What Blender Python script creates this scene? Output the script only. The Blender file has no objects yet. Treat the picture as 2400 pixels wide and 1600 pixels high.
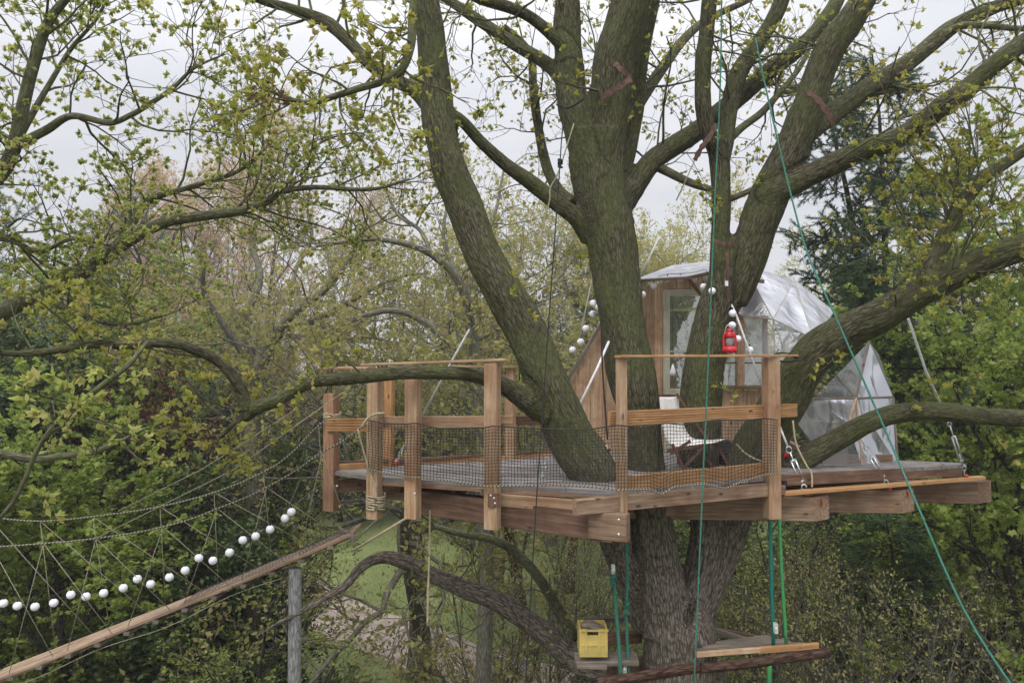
import bpy, bmesh, math, random
import numpy as np
from mathutils import Vector, Matrix, noise, kdtree
random.seed(7); np.random.seed(7)
RNG = np.random.RandomState(11)
S = bpy.context.scene
R = math.radians

# ------------------------------------------------------------------ camera, sky, sun, exposure
F = 1700.0; CZ = 8.0; PITCH = math.atan(45 / F)
cam = bpy.data.cameras.new('camera'); cam.lens = F / 2400 * 36; cam.sensor_width = 36
cam.clip_start = 0.05; cam.clip_end = 2000
co = bpy.data.objects.new('camera', cam); S.collection.objects.link(co)
co.location = (0, 0, CZ); co.rotation_euler = (math.pi / 2 + PITCH, 0, 0); S.camera = co

w = bpy.data.worlds.new("World"); S.world = w; w.use_nodes = True
nt = w.node_tree; nt.nodes.clear()
def wn(t, **k):
    n = nt.nodes.new(t)
    for a, b in k.items(): setattr(n, a, b)
    return n
out = wn('ShaderNodeOutputWorld'); bgs = wn('ShaderNodeBackground'); bgs.inputs[1].default_value = 0.1
sky = wn('ShaderNodeTexSky', sky_type='NISHITA', sun_disc=False, sun_elevation=R(48), sun_rotation=R(200))
tc = wn('ShaderNodeTexCoord'); sep = wn('ShaderNodeSeparateXYZ')
nt.links.new(tc.outputs['Generated'], sep.inputs[0])
rmp = wn('ShaderNodeMapRange'); rmp.inputs[1].default_value = 0.0; rmp.inputs[2].default_value = 1.0
rmp.inputs[3].default_value = 6.3; rmp.inputs[4].default_value = 28.0      # overcast: brighter towards the zenith
pw = wn('ShaderNodeMath', operation='POWER', use_clamp=True); pw.inputs[1].default_value = 2.6
nt.links.new(sep.outputs[2], pw.inputs[0]); nt.links.new(pw.outputs[0], rmp.inputs[0])
mp = wn('ShaderNodeMapping'); mp.inputs['Scale'].default_value = (1.6, 1.6, 5)
nz = wn('ShaderNodeTexNoise'); nz.inputs['Scale'].default_value = 1.3; nz.inputs['Detail'].default_value = 5
nt.links.new(tc.outputs['Generated'], mp.inputs[0]); nt.links.new(mp.outputs[0], nz.inputs[0])
cr = wn('ShaderNodeValToRGB'); cr.color_ramp.elements[0].color = (.80, .82, .88, 1); cr.color_ramp.elements[1].color = (1.06, 1.06, 1.09, 1)
cr.color_ramp.elements[0].position = .3; cr.color_ramp.elements[1].position = .7
nt.links.new(nz.outputs[0], cr.inputs[0])
vm = wn('ShaderNodeVectorMath', operation='SCALE'); nt.links.new(cr.outputs[0], vm.inputs[0]); nt.links.new(rmp.outputs[0], vm.inputs['Scale'])
mx = wn('ShaderNodeMix', data_type='RGBA'); mx.inputs[0].default_value = 0.96
nt.links.new(sky.outputs[0], mx.inputs[6]); nt.links.new(vm.outputs[0], mx.inputs[7])
nt.links.new(mx.outputs[2], bgs.inputs[0]); nt.links.new(bgs.outputs[0], out.inputs[0])
sl = bpy.data.lights.new('sun', 'SUN'); sl.energy = 1.2; sl.angle = R(25); sl.color = (1, .96, .9)
so = bpy.data.objects.new('sun', sl); S.collection.objects.link(so); so.rotation_euler = (R(42), 0, R(-20)); so.location = (0, 0, 30)
S.view_settings.view_transform = 'Standard'; S.view_settings.look = 'None'
S.view_settings.exposure = 0.32; S.view_settings.gamma = 1; S.view_settings.use_curve_mapping = False
S.render.engine = 'CYCLES'; S.cycles.max_bounces = 6; S.cycles.transparent_max_bounces = 16; S.cycles.diffuse_bounces = 3

# ------------------------------------------------------------------ placing helpers
ca, sa = math.cos(PITCH), math.sin(PITCH)
def P(px, py, Y):
    """world point that stands Y metres in front of the camera where the photograph shows pixel px, py"""
    dx = (px - 1200) / F; u = -(py - 800) / F
    k = Y / (ca - u * sa)
    return Vector((dx * k, Y, CZ + (sa + u * ca) * k))
def W(wpx, Y): return wpx / F * Y

def thing(name, label, cat, loc=(0, 0, 0), group=None, rz=0):
    o = bpy.data.objects.new(name, None); S.collection.objects.link(o)
    o.location = loc; o.rotation_euler = (0, 0, rz); o.empty_display_size = .1
    o['label'] = label; o['category'] = cat
    if group: o['group'] = group
    return o
def tag(o, label=None, cat=None, group=None, kind=None):
    if label: o['label'] = label
    if cat: o['category'] = cat
    if group: o['group'] = group
    if kind: o['kind'] = kind
    return o
def pl(parent):
    v = Vector((0, 0, 0))
    while parent is not None: v += parent.location; parent = parent.parent
    return v
def link(name, me, mat, parent=None):
    o = bpy.data.objects.new(name, me); S.collection.objects.link(o)
    if mat and not me.materials: me.materials.append(mat)
    if parent: o.parent = parent
    return o

def raw_mesh(name, V, faces_list, smooth=False, tint=None, bark=None):
    """V (n,3); faces_list: list of int arrays (m,k)"""
    me = bpy.data.meshes.new(name)
    V = np.asarray(V, dtype=np.float32)
    me.vertices.add(len(V)); me.vertices.foreach_set('co', V.ravel())
    loops = np.concatenate([f.ravel() for f in faces_list]).astype(np.int32)
    sizes = np.concatenate([np.full(len(f), f.shape[1]) for f in faces_list]).astype(np.int32)
    starts = np.concatenate([[0], np.cumsum(sizes)[:-1]]).astype(np.int32)
    me.loops.add(len(loops)); me.loops.foreach_set('vertex_index', loops)
    me.polygons.add(len(sizes)); me.polygons.foreach_set('loop_start', starts); me.polygons.foreach_set('loop_total', sizes)
    if smooth: me.polygons.foreach_set('use_smooth', np.ones(len(sizes), dtype=bool))
    me.update(calc_edges=True)
    if tint is not None:
        a = me.attributes.new('tint', 'FLOAT', 'POINT'); a.data.foreach_set('value', np.asarray(tint, dtype=np.float32))
    if bark is not None:
        a = me.attributes.new('bark', 'FLOAT_VECTOR', 'POINT'); a.data.foreach_set('vector', np.asarray(bark, dtype=np.float32).ravel())
    return me

def unit(v): return v / np.maximum(np.linalg.norm(v, axis=-1, keepdims=True), 1e-9)

class Wood:
    """collects tapered tubes with bark coordinates"""
    def __init__(s): s.V = []; s.F = []; s.B = []; s.n = 0
    def add(s, pts, rad, sides):
        """pts (N,K,3) rad (N,K)"""
        pts = np.asarray(pts, dtype=float); rad = np.asarray(rad, dtype=float)
        if pts.ndim == 2: pts = pts[None]; rad = rad[None]
        N, K, _ = pts.shape
        if N == 0: return
        T = np.empty_like(pts); T[:, 1:-1] = pts[:, 2:] - pts[:, :-2]; T[:, 0] = pts[:, 1] - pts[:, 0]; T[:, -1] = pts[:, -1] - pts[:, -2]
        T = unit(T)
        m = unit(pts[:, -1] - pts[:, 0])
        ref = np.where(np.abs(m[:, 2:3]) > .75, np.array([[1., .2, 0]]), np.array([[0., .1, 1.]]))
        ref = np.repeat(ref[:, None], K, axis=1)
        A = unit(np.cross(T, ref)); Bv = np.cross(T, A)
        th = np.arange(sides) / sides * 2 * np.pi
        c = np.cos(th)[None, None, :, None]; sn = np.sin(th)[None, None, :, None]
        ring = pts[:, :, None] + rad[:, :, None, None] * (c * A[:, :, None] + sn * Bv[:, :, None])
        s.V.append(ring.reshape(-1, 3))
        al = np.concatenate([np.zeros((N, 1)), np.cumsum(np.linalg.norm(np.diff(pts, axis=1), axis=2), axis=1)], axis=1) + RNG.rand(N, 1) * 50
        bk = np.stack([np.broadcast_to(c[..., 0], (N, K, sides)) * rad[:, :, None], np.broadcast_to(sn[..., 0], (N, K, sides)) * rad[:, :, None],
                       np.broadcast_to(al[:, :, None], (N, K, sides))], axis=-1)
        s.B.append(bk.reshape(-1, 3))
        idx = s.n + np.arange(N * K * sides).reshape(N, K, sides)
        a = idx[:, :-1]; b = idx[:, 1:]
        q = np.stack([a, np.roll(a, -1, axis=2), np.roll(b, -1, axis=2), b], axis=-1).reshape(-1, 4)
        s.F.append(q); s.n += N * K * sides
    def mesh(s, name, off=(0, 0, 0)):
        return raw_mesh(name, np.concatenate(s.V) - np.array(off), [np.concatenate(s.F)], smooth=True, bark=np.concatenate(s.B))

def spline(pts, n):
    """Catmull-Rom through rows (x,y,z,r)"""
    pts = np.asarray(pts, dtype=float)
    p = np.vstack([2 * pts[0] - pts[1], pts, 2 * pts[-1] - pts[-2]])
    out = []
    for i in range(1, len(p) - 2):
        for k in range(n):
            t = k / n
            out.append(.5 * ((2 * p[i]) + (-p[i - 1] + p[i + 1]) * t + (2 * p[i - 1] - 5 * p[i] + 4 * p[i + 1] - p[i + 2]) * t * t + (-p[i - 1] + 3 * p[i] - 3 * p[i + 1] + p[i + 2]) * t ** 3))
    out.append(pts[-1]); out = np.array(out); out[:, 3] = np.maximum(out[:, 3], .002)
    return out
def limb(rows, n=6):
    """rows of (px, py, width px, depth) -> smooth (x,y,z,r) path"""
    return spline([(*P(a, b, d), W(c, d) / 2) for a, b, c, d in rows], n)

def perp_rand(D, ang, rng):
    """directions at angle ang from D with random azimuth"""
    r = unit(rng.randn(*D.shape)); s = unit(np.cross(D, r))
    return unit(D * np.cos(ang)[:, None] + s * np.sin(ang)[:, None])
def shoots(Pt, D, L, r0, r1, K, wander, trop, rng):
    N = len(Pt); pts = np.empty((N, K + 1, 3)); pts[:, 0] = Pt; d = unit(D.copy()); st = (L / K)[:, None]
    for k in range(K):
        d = unit(d + rng.randn(N, 3) * wander + np.array([0, 0, trop]))
        pts[:, k + 1] = pts[:, k] + d * st
    t = np.linspace(0, 1, K + 1)[None]
    return pts, r0[:, None] * (1 - t) + r1[:, None] * t
def pick(pts, rad, M, t0, rng):
    """M points on each of the N paths"""
    N, K, _ = pts.shape
    t = (t0 + (1 - t0) * (np.arange(M)[None] + rng.rand(N, M)) / M) * (K - 1)
    i = np.minimum(t.astype(int), K - 2); f = (t - i)
    n = np.arange(N)[:, None]
    p = pts[n, i] * (1 - f)[..., None] + pts[n, i + 1] * f[..., None]
    d = unit(pts[n, i + 1] - pts[n, i]); r = rad[n, i] * (1 - f) + rad[n, i + 1] * f
    return p.reshape(-1, 3), d.reshape(-1, 3), r.ravel(), (t / (K - 1)).ravel()

OAK = [(0, 0, 0), (.18, .10, .03), (.30, .06, .02), (.48, .22, .06), (.60, .13, .03), (.80, .19, .05), (1, 0, -.05),
       (.18, -.10, .03), (.30, -.06, .02), (.48, -.22, .06), (.60, -.13, .03), (.80, -.19, .05)]
OAKF = [[0, 1, 2, 3, 4, 5, 6], [6, 11, 10, 9, 8, 7, 0]]
KITE = [(0, 0, 0), (.45, .30, .06), (1, 0, -.06), (.45, -.30, .06)]
KITEF = [[0, 1, 2], [0, 2, 3]]
MAPLE = [(0, 0, 0), (.1, .38, .03), (.42, .22, 0), (.62, .46, .04), (.72, .16, 0), (1, 0, -.06), (.72, -.16, 0), (.62, -.46, .04), (.42, -.22, 0), (.1, -.38, .03)]
MAPLEF = [[0, 1, 2, 3, 4, 5], [5, 6, 7, 8, 9, 0]]
NEEDLE = [(0, .06, 0), (0, -.06, 0), (1, 0, 0)]
NEEDLEF = [[0, 1, 2]]
class Leaves:
    def __init__(s): s.V = []; s.F = {}; s.T = []; s.n = 0
    def add(s, C, D, size, tpl, fc, rng, tint=None, flat=0.0):
        N = len(C)
        if N == 0: return
        D = unit(D); r = unit(rng.randn(N, 3) * (1 - flat) + np.array([0, 0, 1.]) * flat * 2)
        B = unit(np.cross(D, r)); Nn = np.cross(D, B)
        t = np.array(tpl); sz = size[:, None, None]
        v = C[:, None] + sz * (D[:, None] * t[None, :, 0:1] + B[:, None] * t[None, :, 1:2] + Nn[:, None] * t[None, :, 2:3])
        s.V.append(v.reshape(-1, 3))
        if tint is None: tint = rng.rand(N)
        s.T.append(np.repeat(tint, len(t)))
        base = s.n + np.arange(N)[:, None] * len(t)
        for f in fc: s.F.setdefault(len(f), []).append(base + np.array(f)[None])
        s.n += N * len(t)
    def mesh(s, name, off=(0, 0, 0)):
        return raw_mesh(name, np.concatenate(s.V) - np.array(off), [np.concatenate(v) for v in s.F.values()], tint=np.concatenate(s.T))

# ------------------------------------------------------------------ materials
def mat(name):
    m = bpy.data.materials.new(name); m.use_nodes = True; t = m.node_tree; t.nodes.clear()
    o = t.nodes.new('ShaderNodeOutputMaterial')
    def N(ty, **k):
        n = t.nodes.new(ty)
        for a, b in k.items():
            if a.startswith('_'): n.inputs[a[1:].replace('_', ' ')].default_value = b
            else: setattr(n, a, b)
        return n
    return m, t, N, lambda a, b: t.links.new(a, b), o
def ramp(N, stops):
    c = N('ShaderNodeValToRGB'); e = c.color_ramp.elements
    while len(e) < len(stops): e.new(.5)
    for i, (p, col) in enumerate(stops): e[i].position = p; e[i].color = (*col, 1)
    return c
def bark_mat(name, dark, mid, light, moss, mossamt=.5, bump=.6, sc=1.0, zdry=False):
    m, t, N, Lk, o = mat(name)
    b = N('ShaderNodeBsdfPrincipled'); b.inputs['Roughness'].default_value = .9; b.inputs['Specular IOR Level'].default_value = .2
    at = N('ShaderNodeAttribute', attribute_name='bark'); mpn = N('ShaderNodeMapping'); mpn.inputs['Scale'].default_value = (58 * sc, 58 * sc, 10 * sc)
    Lk(at.outputs['Vector'], mpn.inputs[0])
    n1 = N('ShaderNodeTexNoise', _Scale=1.0, _Detail=5.0, _Roughness=.65); Lk(mpn.outputs[0], n1.inputs['Vector'])
    n1.inputs['Distortion'].default_value = .2
    mv = N('ShaderNodeMapping'); mv.inputs['Scale'].default_value = (46 * sc, 46 * sc, 10 * sc); Lk(at.outputs['Vector'], mv.inputs[0])
    nd = N('ShaderNodeTexNoise', _Scale=1.6, _Detail=2.0); Lk(mv.outputs[0], nd.inputs['Vector'])
    sb = N('ShaderNodeVectorMath', operation='MULTIPLY_ADD'); sb.inputs[1].default_value = (.9, .9, .9); Lk(nd.outputs['Color'], sb.inputs[0]); Lk(mv.outputs[0], sb.inputs[2])
    vo = N('ShaderNodeTexVoronoi', feature='DISTANCE_TO_EDGE', _Scale=1.0); Lk(sb.outputs[0], vo.inputs['Vector'])
    vr = N('ShaderNodeMapRange'); vr.inputs[2].default_value = .28; vr.interpolation_type = 'SMOOTHSTEP'; Lk(vo.outputs['Distance'], vr.inputs[0])
    hh = N('ShaderNodeMath', operation='MULTIPLY_ADD'); hh.inputs[1].default_value = .30; Lk(vr.outputs[0], hh.inputs[0])
    h2 = N('ShaderNodeMath', operation='MULTIPLY'); h2.inputs[1].default_value = .95; Lk(n1.outputs[0], h2.inputs[0]); Lk(h2.outputs[0], hh.inputs[2])
    rp = ramp(N, [(.42, dark), (.64, mid), (.92, light)]); Lk(hh.outputs[0], rp.inputs[0])
    g = N('ShaderNodeNewGeometry'); n2 = N('ShaderNodeTexNoise', _Scale=2.3, _Detail=5.0, _Roughness=.7); Lk(g.outputs['Position'], n2.inputs['Vector'])
    mr = ramp(N, [(.60 - .3 * mossamt, (0, 0, 0)), (.78 - .2 * mossamt, (1, 1, 1))]); Lk(n2.outputs[0], mr.inputs[0])
    mm = N('ShaderNodeMath', operation='MULTIPLY'); mm.inputs[1].default_value = .75; Lk(mr.outputs[0], mm.inputs[0])
    mix = N('ShaderNodeMix', data_type='RGBA'); Lk(mm.outputs[0], mix.inputs[0]); Lk(rp.outputs[0], mix.inputs[6]); 
    n3 = N('ShaderNodeTexNoise', _Scale=40.0, _Detail=3.0); Lk(g.outputs['Position'], n3.inputs['Vector'])
    mc = ramp(N, [(.3, tuple(x * .55 for x in moss)), (.7, tuple(x * 1.35 for x in moss))]); Lk(n3.outputs[0], mc.inputs[0]); Lk(mc.outputs[0], mix.inputs[7])
    if zdry:   # the lower trunk is dry and bare of moss, greyer brown
        sp = N('ShaderNodeSeparateXYZ'); Lk(g.outputs['Position'], sp.inputs[0]); zr = N('ShaderNodeMapRange'); zr.inputs[1].default_value = 6.2; zr.inputs[2].default_value = 7.4
        Lk(sp.outputs[2], zr.inputs[0]); m3 = N('ShaderNodeMath', operation='MULTIPLY'); Lk(mm.outputs[0], m3.inputs[0]); Lk(zr.outputs[0], m3.inputs[1]); Lk(m3.outputs[0], mix.inputs[0])
        r3 = ramp(N, [(.42, (.06, .048, .038)), (.64, (.18, .152, .122)), (.92, (.31, .27, .22))]); Lk(hh.outputs[0], r3.inputs[0])
        mz = N('ShaderNodeMix', data_type='RGBA'); Lk(zr.outputs[0], mz.inputs[0]); Lk(r3.outputs[0], mz.inputs[6]); Lk(rp.outputs[0], mz.inputs[7]); Lk(mz.outputs[2], mix.inputs[6])
    Lk(mix.outputs[2], b.inputs['Base Color'])
    bp = N('ShaderNodeBump', _Strength=bump, _Distance=.02); Lk(hh.outputs[0], bp.inputs['Height']); Lk(bp.outputs[0], b.inputs['Normal'])
    Lk(b.outputs[0], o.inputs[0]); return m
def leaf_mat(name, cols, trans=.4, rough=.5):
    m, t, N, Lk, o = mat(name)
    at = N('ShaderNodeAttribute', attribute_name='tint'); oi = N('ShaderNodeObjectInfo')
    rp = ramp(N, [(i / (len(cols) - 1), c) for i, c in enumerate(cols)]); Lk(at.outputs['Fac'], rp.inputs[0])
    hs = N('ShaderNodeHueSaturation'); mr = N('ShaderNodeMapRange'); mr.inputs[3].default_value = .8; mr.inputs[4].default_value = 1.2
    Lk(oi.outputs['Random'], mr.inputs[0]); Lk(mr.outputs[0], hs.inputs['Value']); Lk(rp.outputs[0], hs.inputs['Color'])
    b = N('ShaderNodeBsdfPrincipled'); b.inputs['Roughness'].default_value = rough; b.inputs['Specular IOR Level'].default_value = .3
    tr = N('ShaderNodeBsdfTranslucent'); mx = N('ShaderNodeMixShader'); mx.inputs[0].default_value = trans
    Lk(hs.outputs[0], b.inputs['Base Color']); Lk(hs.outputs[0], tr.inputs[0]); Lk(b.outputs[0], mx.inputs[1]); Lk(tr.outputs[0], mx.inputs[2]); Lk(mx.outputs[0], o.inputs[0])
    return m
def wood_mat(name, dark, mid, light, rough=.75, var=.25, stain=None):
    m, t, N, Lk, o = mat(name)
    b = N('ShaderNodeBsdfPrincipled'); b.inputs['Roughness'].default_value = rough; b.inputs['Specular IOR Level'].default_value = .25
    tc = N('ShaderNodeTexCoord'); oi = N('ShaderNodeObjectInfo')
    ad = N('ShaderNodeVectorMath', operation='ADD'); sc = N('ShaderNodeVectorMath', operation='SCALE'); sc.inputs['Scale'].default_value = 37.0
    cb = N('ShaderNodeCombineXYZ'); Lk(oi.outputs['Random'], cb.inputs[0]); Lk(oi.outputs['Random'], cb.inputs[1]); Lk(cb.outputs[0], sc.inputs[0])
    Lk(tc.outputs['Object'], ad.inputs[0]); Lk(sc.outputs[0], ad.inputs[1])
    mp_ = N('ShaderNodeMapping'); mp_.inputs['Scale'].default_value = (3.0, 60, 45); Lk(ad.outputs[0], mp_.inputs[0])
    n1 = N('ShaderNodeTexNoise', _Scale=1.0, _Detail=4.0, _Roughness=.6, _Distortion=.4); Lk(mp_.outputs[0], n1.inputs['Vector'])
    rp = ramp(N, [(.3, dark), (.5, mid), (.72, light)]); Lk(n1.outputs[0], rp.inputs[0])
    # knots
    mk = N('ShaderNodeMapping'); mk.inputs['Scale'].default_value = (4.0, 9, 9); Lk(ad.outputs[0], mk.inputs[0])
    vo = N('ShaderNodeTexVoronoi', _Scale=1.0); Lk(mk.outputs[0], vo.inputs['Vector'])
    kr = ramp(N, [(.06, (1, 1, 1)), (.14, (0, 0, 0))]); Lk(vo.outputs['Distance'], kr.inputs[0])
    mix = N('ShaderNodeMix', data_type='RGBA'); Lk(kr.outputs[0], mix.inputs[0]); Lk(rp.outputs[0], mix.inputs[6]); mix.inputs[7].default_value = (*[x * .45 for x in dark], 1)
    # weather blotches
    g = N('ShaderNodeNewGeometry'); n2 = N('ShaderNodeTexNoise', _Scale=3.1, _Detail=5.0, _Roughness=.65); Lk(g.outputs['Position'], n2.inputs['Vector'])
    sr = ramp(N, [(.42, (0, 0, 0)), (.70, (.8, .8, .8))]); Lk(n2.outputs[0], sr.inputs[0])
    st = stain or tuple(x * .5 for x in mid)
    mix2 = N('ShaderNodeMix', data_type='RGBA'); Lk(sr.outputs[0], mix2.inputs[0]); Lk(mix.outputs[2], mix2.inputs[6]); mix2.inputs[7].default_value = (*st, 1)
    hs = N('ShaderNodeHueSaturation'); mr = N('ShaderNodeMapRange'); mr.inputs[3].default_value = 1 - var; mr.inputs[4].default_value = 1 + var
    Lk(oi.outputs['Random'], mr.inputs[0]); Lk(mr.outputs[0], hs.inputs['Value']); Lk(mix2.outputs[2], hs.inputs['Color'])
    Lk(hs.outputs[0], b.inputs['Base Color'])
    bp = N('ShaderNodeBump', _Strength=.35, _Distance=.004); Lk(n1.outputs[0], bp.inputs['Height']); Lk(bp.outputs[0], b.inputs['Normal'])
    Lk(b.outputs[0], o.inputs[0]); return m
def plain(name, col, rough=.6, metal=0, var=.15, scale=30, emit=0, bump=.1):
    m, t, N, Lk, o = mat(name)
    b = N('ShaderNodeBsdfPrincipled'); b.inputs['Roughness'].default_value = rough; b.inputs['Metallic'].default_value = metal
    g = N('ShaderNodeNewGeometry'); n = N('ShaderNodeTexNoise', _Scale=float(scale), _Detail=4.0); Lk(g.outputs['Position'], n.inputs['Vector'])
    rp = ramp(N, [(.3, tuple(x * (1 - var) for x in col)), (.7, tuple(min(1, x * (1 + var)) for x in col))]); Lk(n.outputs[0], rp.inputs[0])
    Lk(rp.outputs[0], b.inputs['Base Color'])
    bp = N('ShaderNodeBump', _Strength=bump, _Distance=.003); Lk(n.outputs[0], bp.inputs['Height']); Lk(bp.outputs[0], b.inputs['Normal'])
    if emit: b.inputs['Emission Color'].default_value = (*col, 1); b.inputs['Emission Strength'].default_value = emit
    Lk(b.outputs[0], o.inputs[0]); return m
def film_mat(name, opac, tint, wr=9.0):
    """clear crinkled plastic film"""
    m, t, N, Lk, o = mat(name)
    g = N('ShaderNodeNewGeometry'); mp_ = N('ShaderNodeMapping'); mp_.inputs['Scale'].default_value = (1, 1, .45); mp_.inputs['Rotation'].default_value = (0.3, .5, 0)
    Lk(g.outputs['Position'], mp_.inputs[0])
    n = N('ShaderNodeTexNoise', _Scale=wr, _Detail=2.0, _Distortion=1.2); Lk(mp_.outputs[0], n.inputs['Vector'])
    bp = N('ShaderNodeBump', _Strength=.35, _Distance=.03); Lk(n.outputs[0], bp.inputs['Height'])
    gl = N('ShaderNodeBsdfGlossy', _Roughness=.3); gl.inputs[0].default_value = (.55, .55, .58, 1); Lk(bp.outputs[0], gl.inputs['Normal'])
    df = N('ShaderNodeBsdfDiffuse'); df.inputs[0].default_value = (*tint, 1); Lk(bp.outputs[0], df.inputs['Normal'])
    tl = N('ShaderNodeBsdfTranslucent'); tl.inputs[0].default_value = (*tint, 1)
    m1 = N('ShaderNodeMixShader'); m1.inputs[0].default_value = .5; Lk(df.outputs[0], m1.inputs[1]); Lk(tl.outputs[0], m1.inputs[2])
    tp = N('ShaderNodeBsdfTransparent'); tp.inputs[0].default_value = (.93, .94, .95, 1)
    rp = ramp(N, [(.38, (opac * .55,) * 3), (.62, (min(1, opac * 1.5),) * 3)]); Lk(n.outputs[0], rp.inputs[0])
    m2 = N('ShaderNodeMixShader'); Lk(rp.outputs[0], m2.inputs[0]); Lk(tp.outputs[0], m2.inputs[1]); Lk(m1.outputs[0], m2.inputs[2])
    fr = N('ShaderNodeFresnel', _IOR=1.22); Lk(bp.outputs[0], fr.inputs['Normal'])
    m3 = N('ShaderNodeMixShader'); Lk(fr.outputs[0], m3.inputs[0]); Lk(m2.outputs[0], m3.inputs[1]); Lk(gl.outputs[0], m3.inputs[2])
    Lk(m3.outputs[0], o.inputs[0]); return m
def glass_mat():
    m, t, N, Lk, o = mat('window_glass')
    g = N('ShaderNodeNewGeometry'); n = N('ShaderNodeTexNoise', _Scale=5.0, _Detail=3.0); Lk(g.outputs['Position'], n.inputs['Vector'])
    bp = N('ShaderNodeBump', _Strength=.1, _Distance=.02); Lk(n.outputs[0], bp.inputs['Height'])
    gl = N('ShaderNodeBsdfGlossy', _Roughness=.03); Lk(bp.outputs[0], gl.inputs['Normal'])
    df = N('ShaderNodeBsdfDiffuse'); df.inputs[0].default_value = (.35, .38, .36, 1)
    tp = N('ShaderNodeBsdfTransparent'); tp.inputs[0].default_value = (.88, .92, .9, 1)
    m2 = N('ShaderNodeMixShader'); m2.inputs[0].default_value = .22; Lk(tp.outputs[0], m2.inputs[1]); Lk(df.outputs[0], m2.inputs[2])
    m3 = N('ShaderNodeMixShader'); m3.inputs[0].default_value = .30; Lk(m2.outputs[0], m3.inputs[1]); Lk(gl.outputs[0], m3.inputs[2])
    Lk(m3.outputs[0], o.inputs[0]); return m

M = {}
M['oak_bark'] = bark_mat('oak_bark', (.032, .027, .016), (.088, .080, .048), (.165, .150, .100), (.088, .102, .034), .70, .8, zdry=True)
M['limb_bark'] = bark_mat('lichen_bark', (.05, .045, .028), (.115, .108, .068), (.19, .18, .12), (.13, .15, .06), .6, .5)
M['old_bark'] = bark_mat('grey_bark', (.08, .074, .06), (.17, .155, .125), (.27, .25, .205), (.13, .14, .07), .5, sc=.7)
M['dark_bark'] = bark_mat('dark_bark', (.015, .012, .009), (.04, .033, .026), (.08, .068, .055), (.04, .05, .02), .3, sc=.7)
M['red_bark'] = bark_mat('red_brown_bark', (.03, .015, .010), (.08, .045, .032), (.13, .08, .06), (.05, .05, .03), .2, sc=.7)
M['pole_bark'] = bark_mat('pale_pole_bark', (.10, .10, .095), (.19, .19, .18), (.27, .27, .26), (.12, .13, .09), .25, bump=.3)
M['oak_leaf'] = leaf_mat('young_oak_leaf', [(.24, .25, .045), (.34, .35, .06), (.42, .40, .09), (.44, .34, .13)], .5)
M['fresh_leaf'] = leaf_mat('fresh_green_leaf', [(.27, .32, .07), (.39, .44, .11), (.50, .51, .16), (.58, .51, .21)], .62)
M['maple_leaf'] = leaf_mat('bright_maple_leaf', [(.13, .18, .035), (.23, .31, .06), (.34, .42, .09), (.42, .47, .13)], .55)
M['far_leaf'] = leaf_mat('budding_leaf', [(.27, .29, .07), (.40, .39, .11), (.46, .42, .16), (.46, .35, .20)], .5)
M['bud_leaf'] = leaf_mat('orange_brown_bud', [(.50, .33, .19), (.62, .45, .27), (.66, .52, .35), (.48, .45, .22)], .5)
M['dark_leaf'] = leaf_mat('dark_evergreen_leaf', [(.03, .055, .018), (.05, .085, .028), (.08, .12, .035), (.14, .17, .05)], .2, .35)
M['spruce_leaf'] = leaf_mat('spruce_needle', [(.03, .06, .028), (.05, .09, .04), (.08, .13, .05), (.13, .18, .06)], .25)
M['pine_leaf'] = leaf_mat('pine_needle', [(.07, .115, .085), (.11, .16, .12), (.15, .20, .14), (.18, .22, .12)], .2)
M['copper_leaf'] = leaf_mat('copper_leaf', [(.04, .010, .012), (.08, .02, .02), (.13, .035, .03), (.16, .08, .04)], .3)
M['shrub_leaf'] = leaf_mat('shrub_leaf', [(.08, .11, .03), (.15, .19, .045), (.25, .29, .07), (.36, .35, .12)], .5)
M['dead_leaf'] = leaf_mat('dead_brown_leaf', [(.13, .07, .05), (.2, .11, .08)], .2)
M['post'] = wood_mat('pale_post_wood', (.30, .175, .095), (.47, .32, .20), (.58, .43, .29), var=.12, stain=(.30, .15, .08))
M['larch'] = wood_mat('orange_larch', (.30, .15, .06), (.48, .27, .125), (.58, .37, .19), var=.12, stain=(.32, .16, .07))
M['plank'] = wood_mat('hut_plank', (.36, .22, .125), (.56, .39, .25), (.66, .50, .35), var=.18, stain=(.26, .13, .07))
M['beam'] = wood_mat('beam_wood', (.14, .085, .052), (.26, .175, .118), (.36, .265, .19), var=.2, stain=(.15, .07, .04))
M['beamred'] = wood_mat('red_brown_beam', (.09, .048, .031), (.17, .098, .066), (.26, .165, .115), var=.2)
M['postred'] = wood_mat('red_stained_post', (.20, .10, .055), (.36, .205, .125), (.46, .29, .19), var=.1)
M['tread'] = wood_mat('worn_tread_wood', (.22, .14, .09), (.36, .25, .17), (.48, .36, .27), var=.1)
M['deck'] = wood_mat('weathered_deck', (.15, .14, .13), (.26, .245, .24), (.37, .35, .35), var=.2, stain=(.15, .115, .09))
M['oldwood'] = wood_mat('grey_old_wood', (.12, .095, .075), (.22, .185, .15), (.34, .30, .26), var=.2)
M['cream'] = wood_mat('cream_paint', (.44, .43, .32), (.54, .53, .41), (.60, .59, .46), var=.05)
M['white_rod'] = plain('white_rod', (.72, .72, .72), .4)
M['steel'] = plain('galvanised_steel', (.62, .64, .66), .3, .85)
M['bolt'] = plain('zinc_bolt', (.8, .8, .8), .3, .5)
M['fabric'] = plain('white_canvas', (.78, .76, .73), .9, bump=.3, scale=60)
M['pink_fabric'] = plain('peach_canvas', (.62, .46, .38), .9, bump=.3, scale=60)
M['frame'] = wood_mat('dark_chair_wood', (.10, .05, .035), (.18, .09, .065), (.25, .14, .10))
M['globe'] = plain('white_globe', (.88, .87, .92), .35, var=.02, emit=.0)
M['red'] = plain('red_enamel', (.55, .015, .025), .35, var=.25, scale=18)
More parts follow.
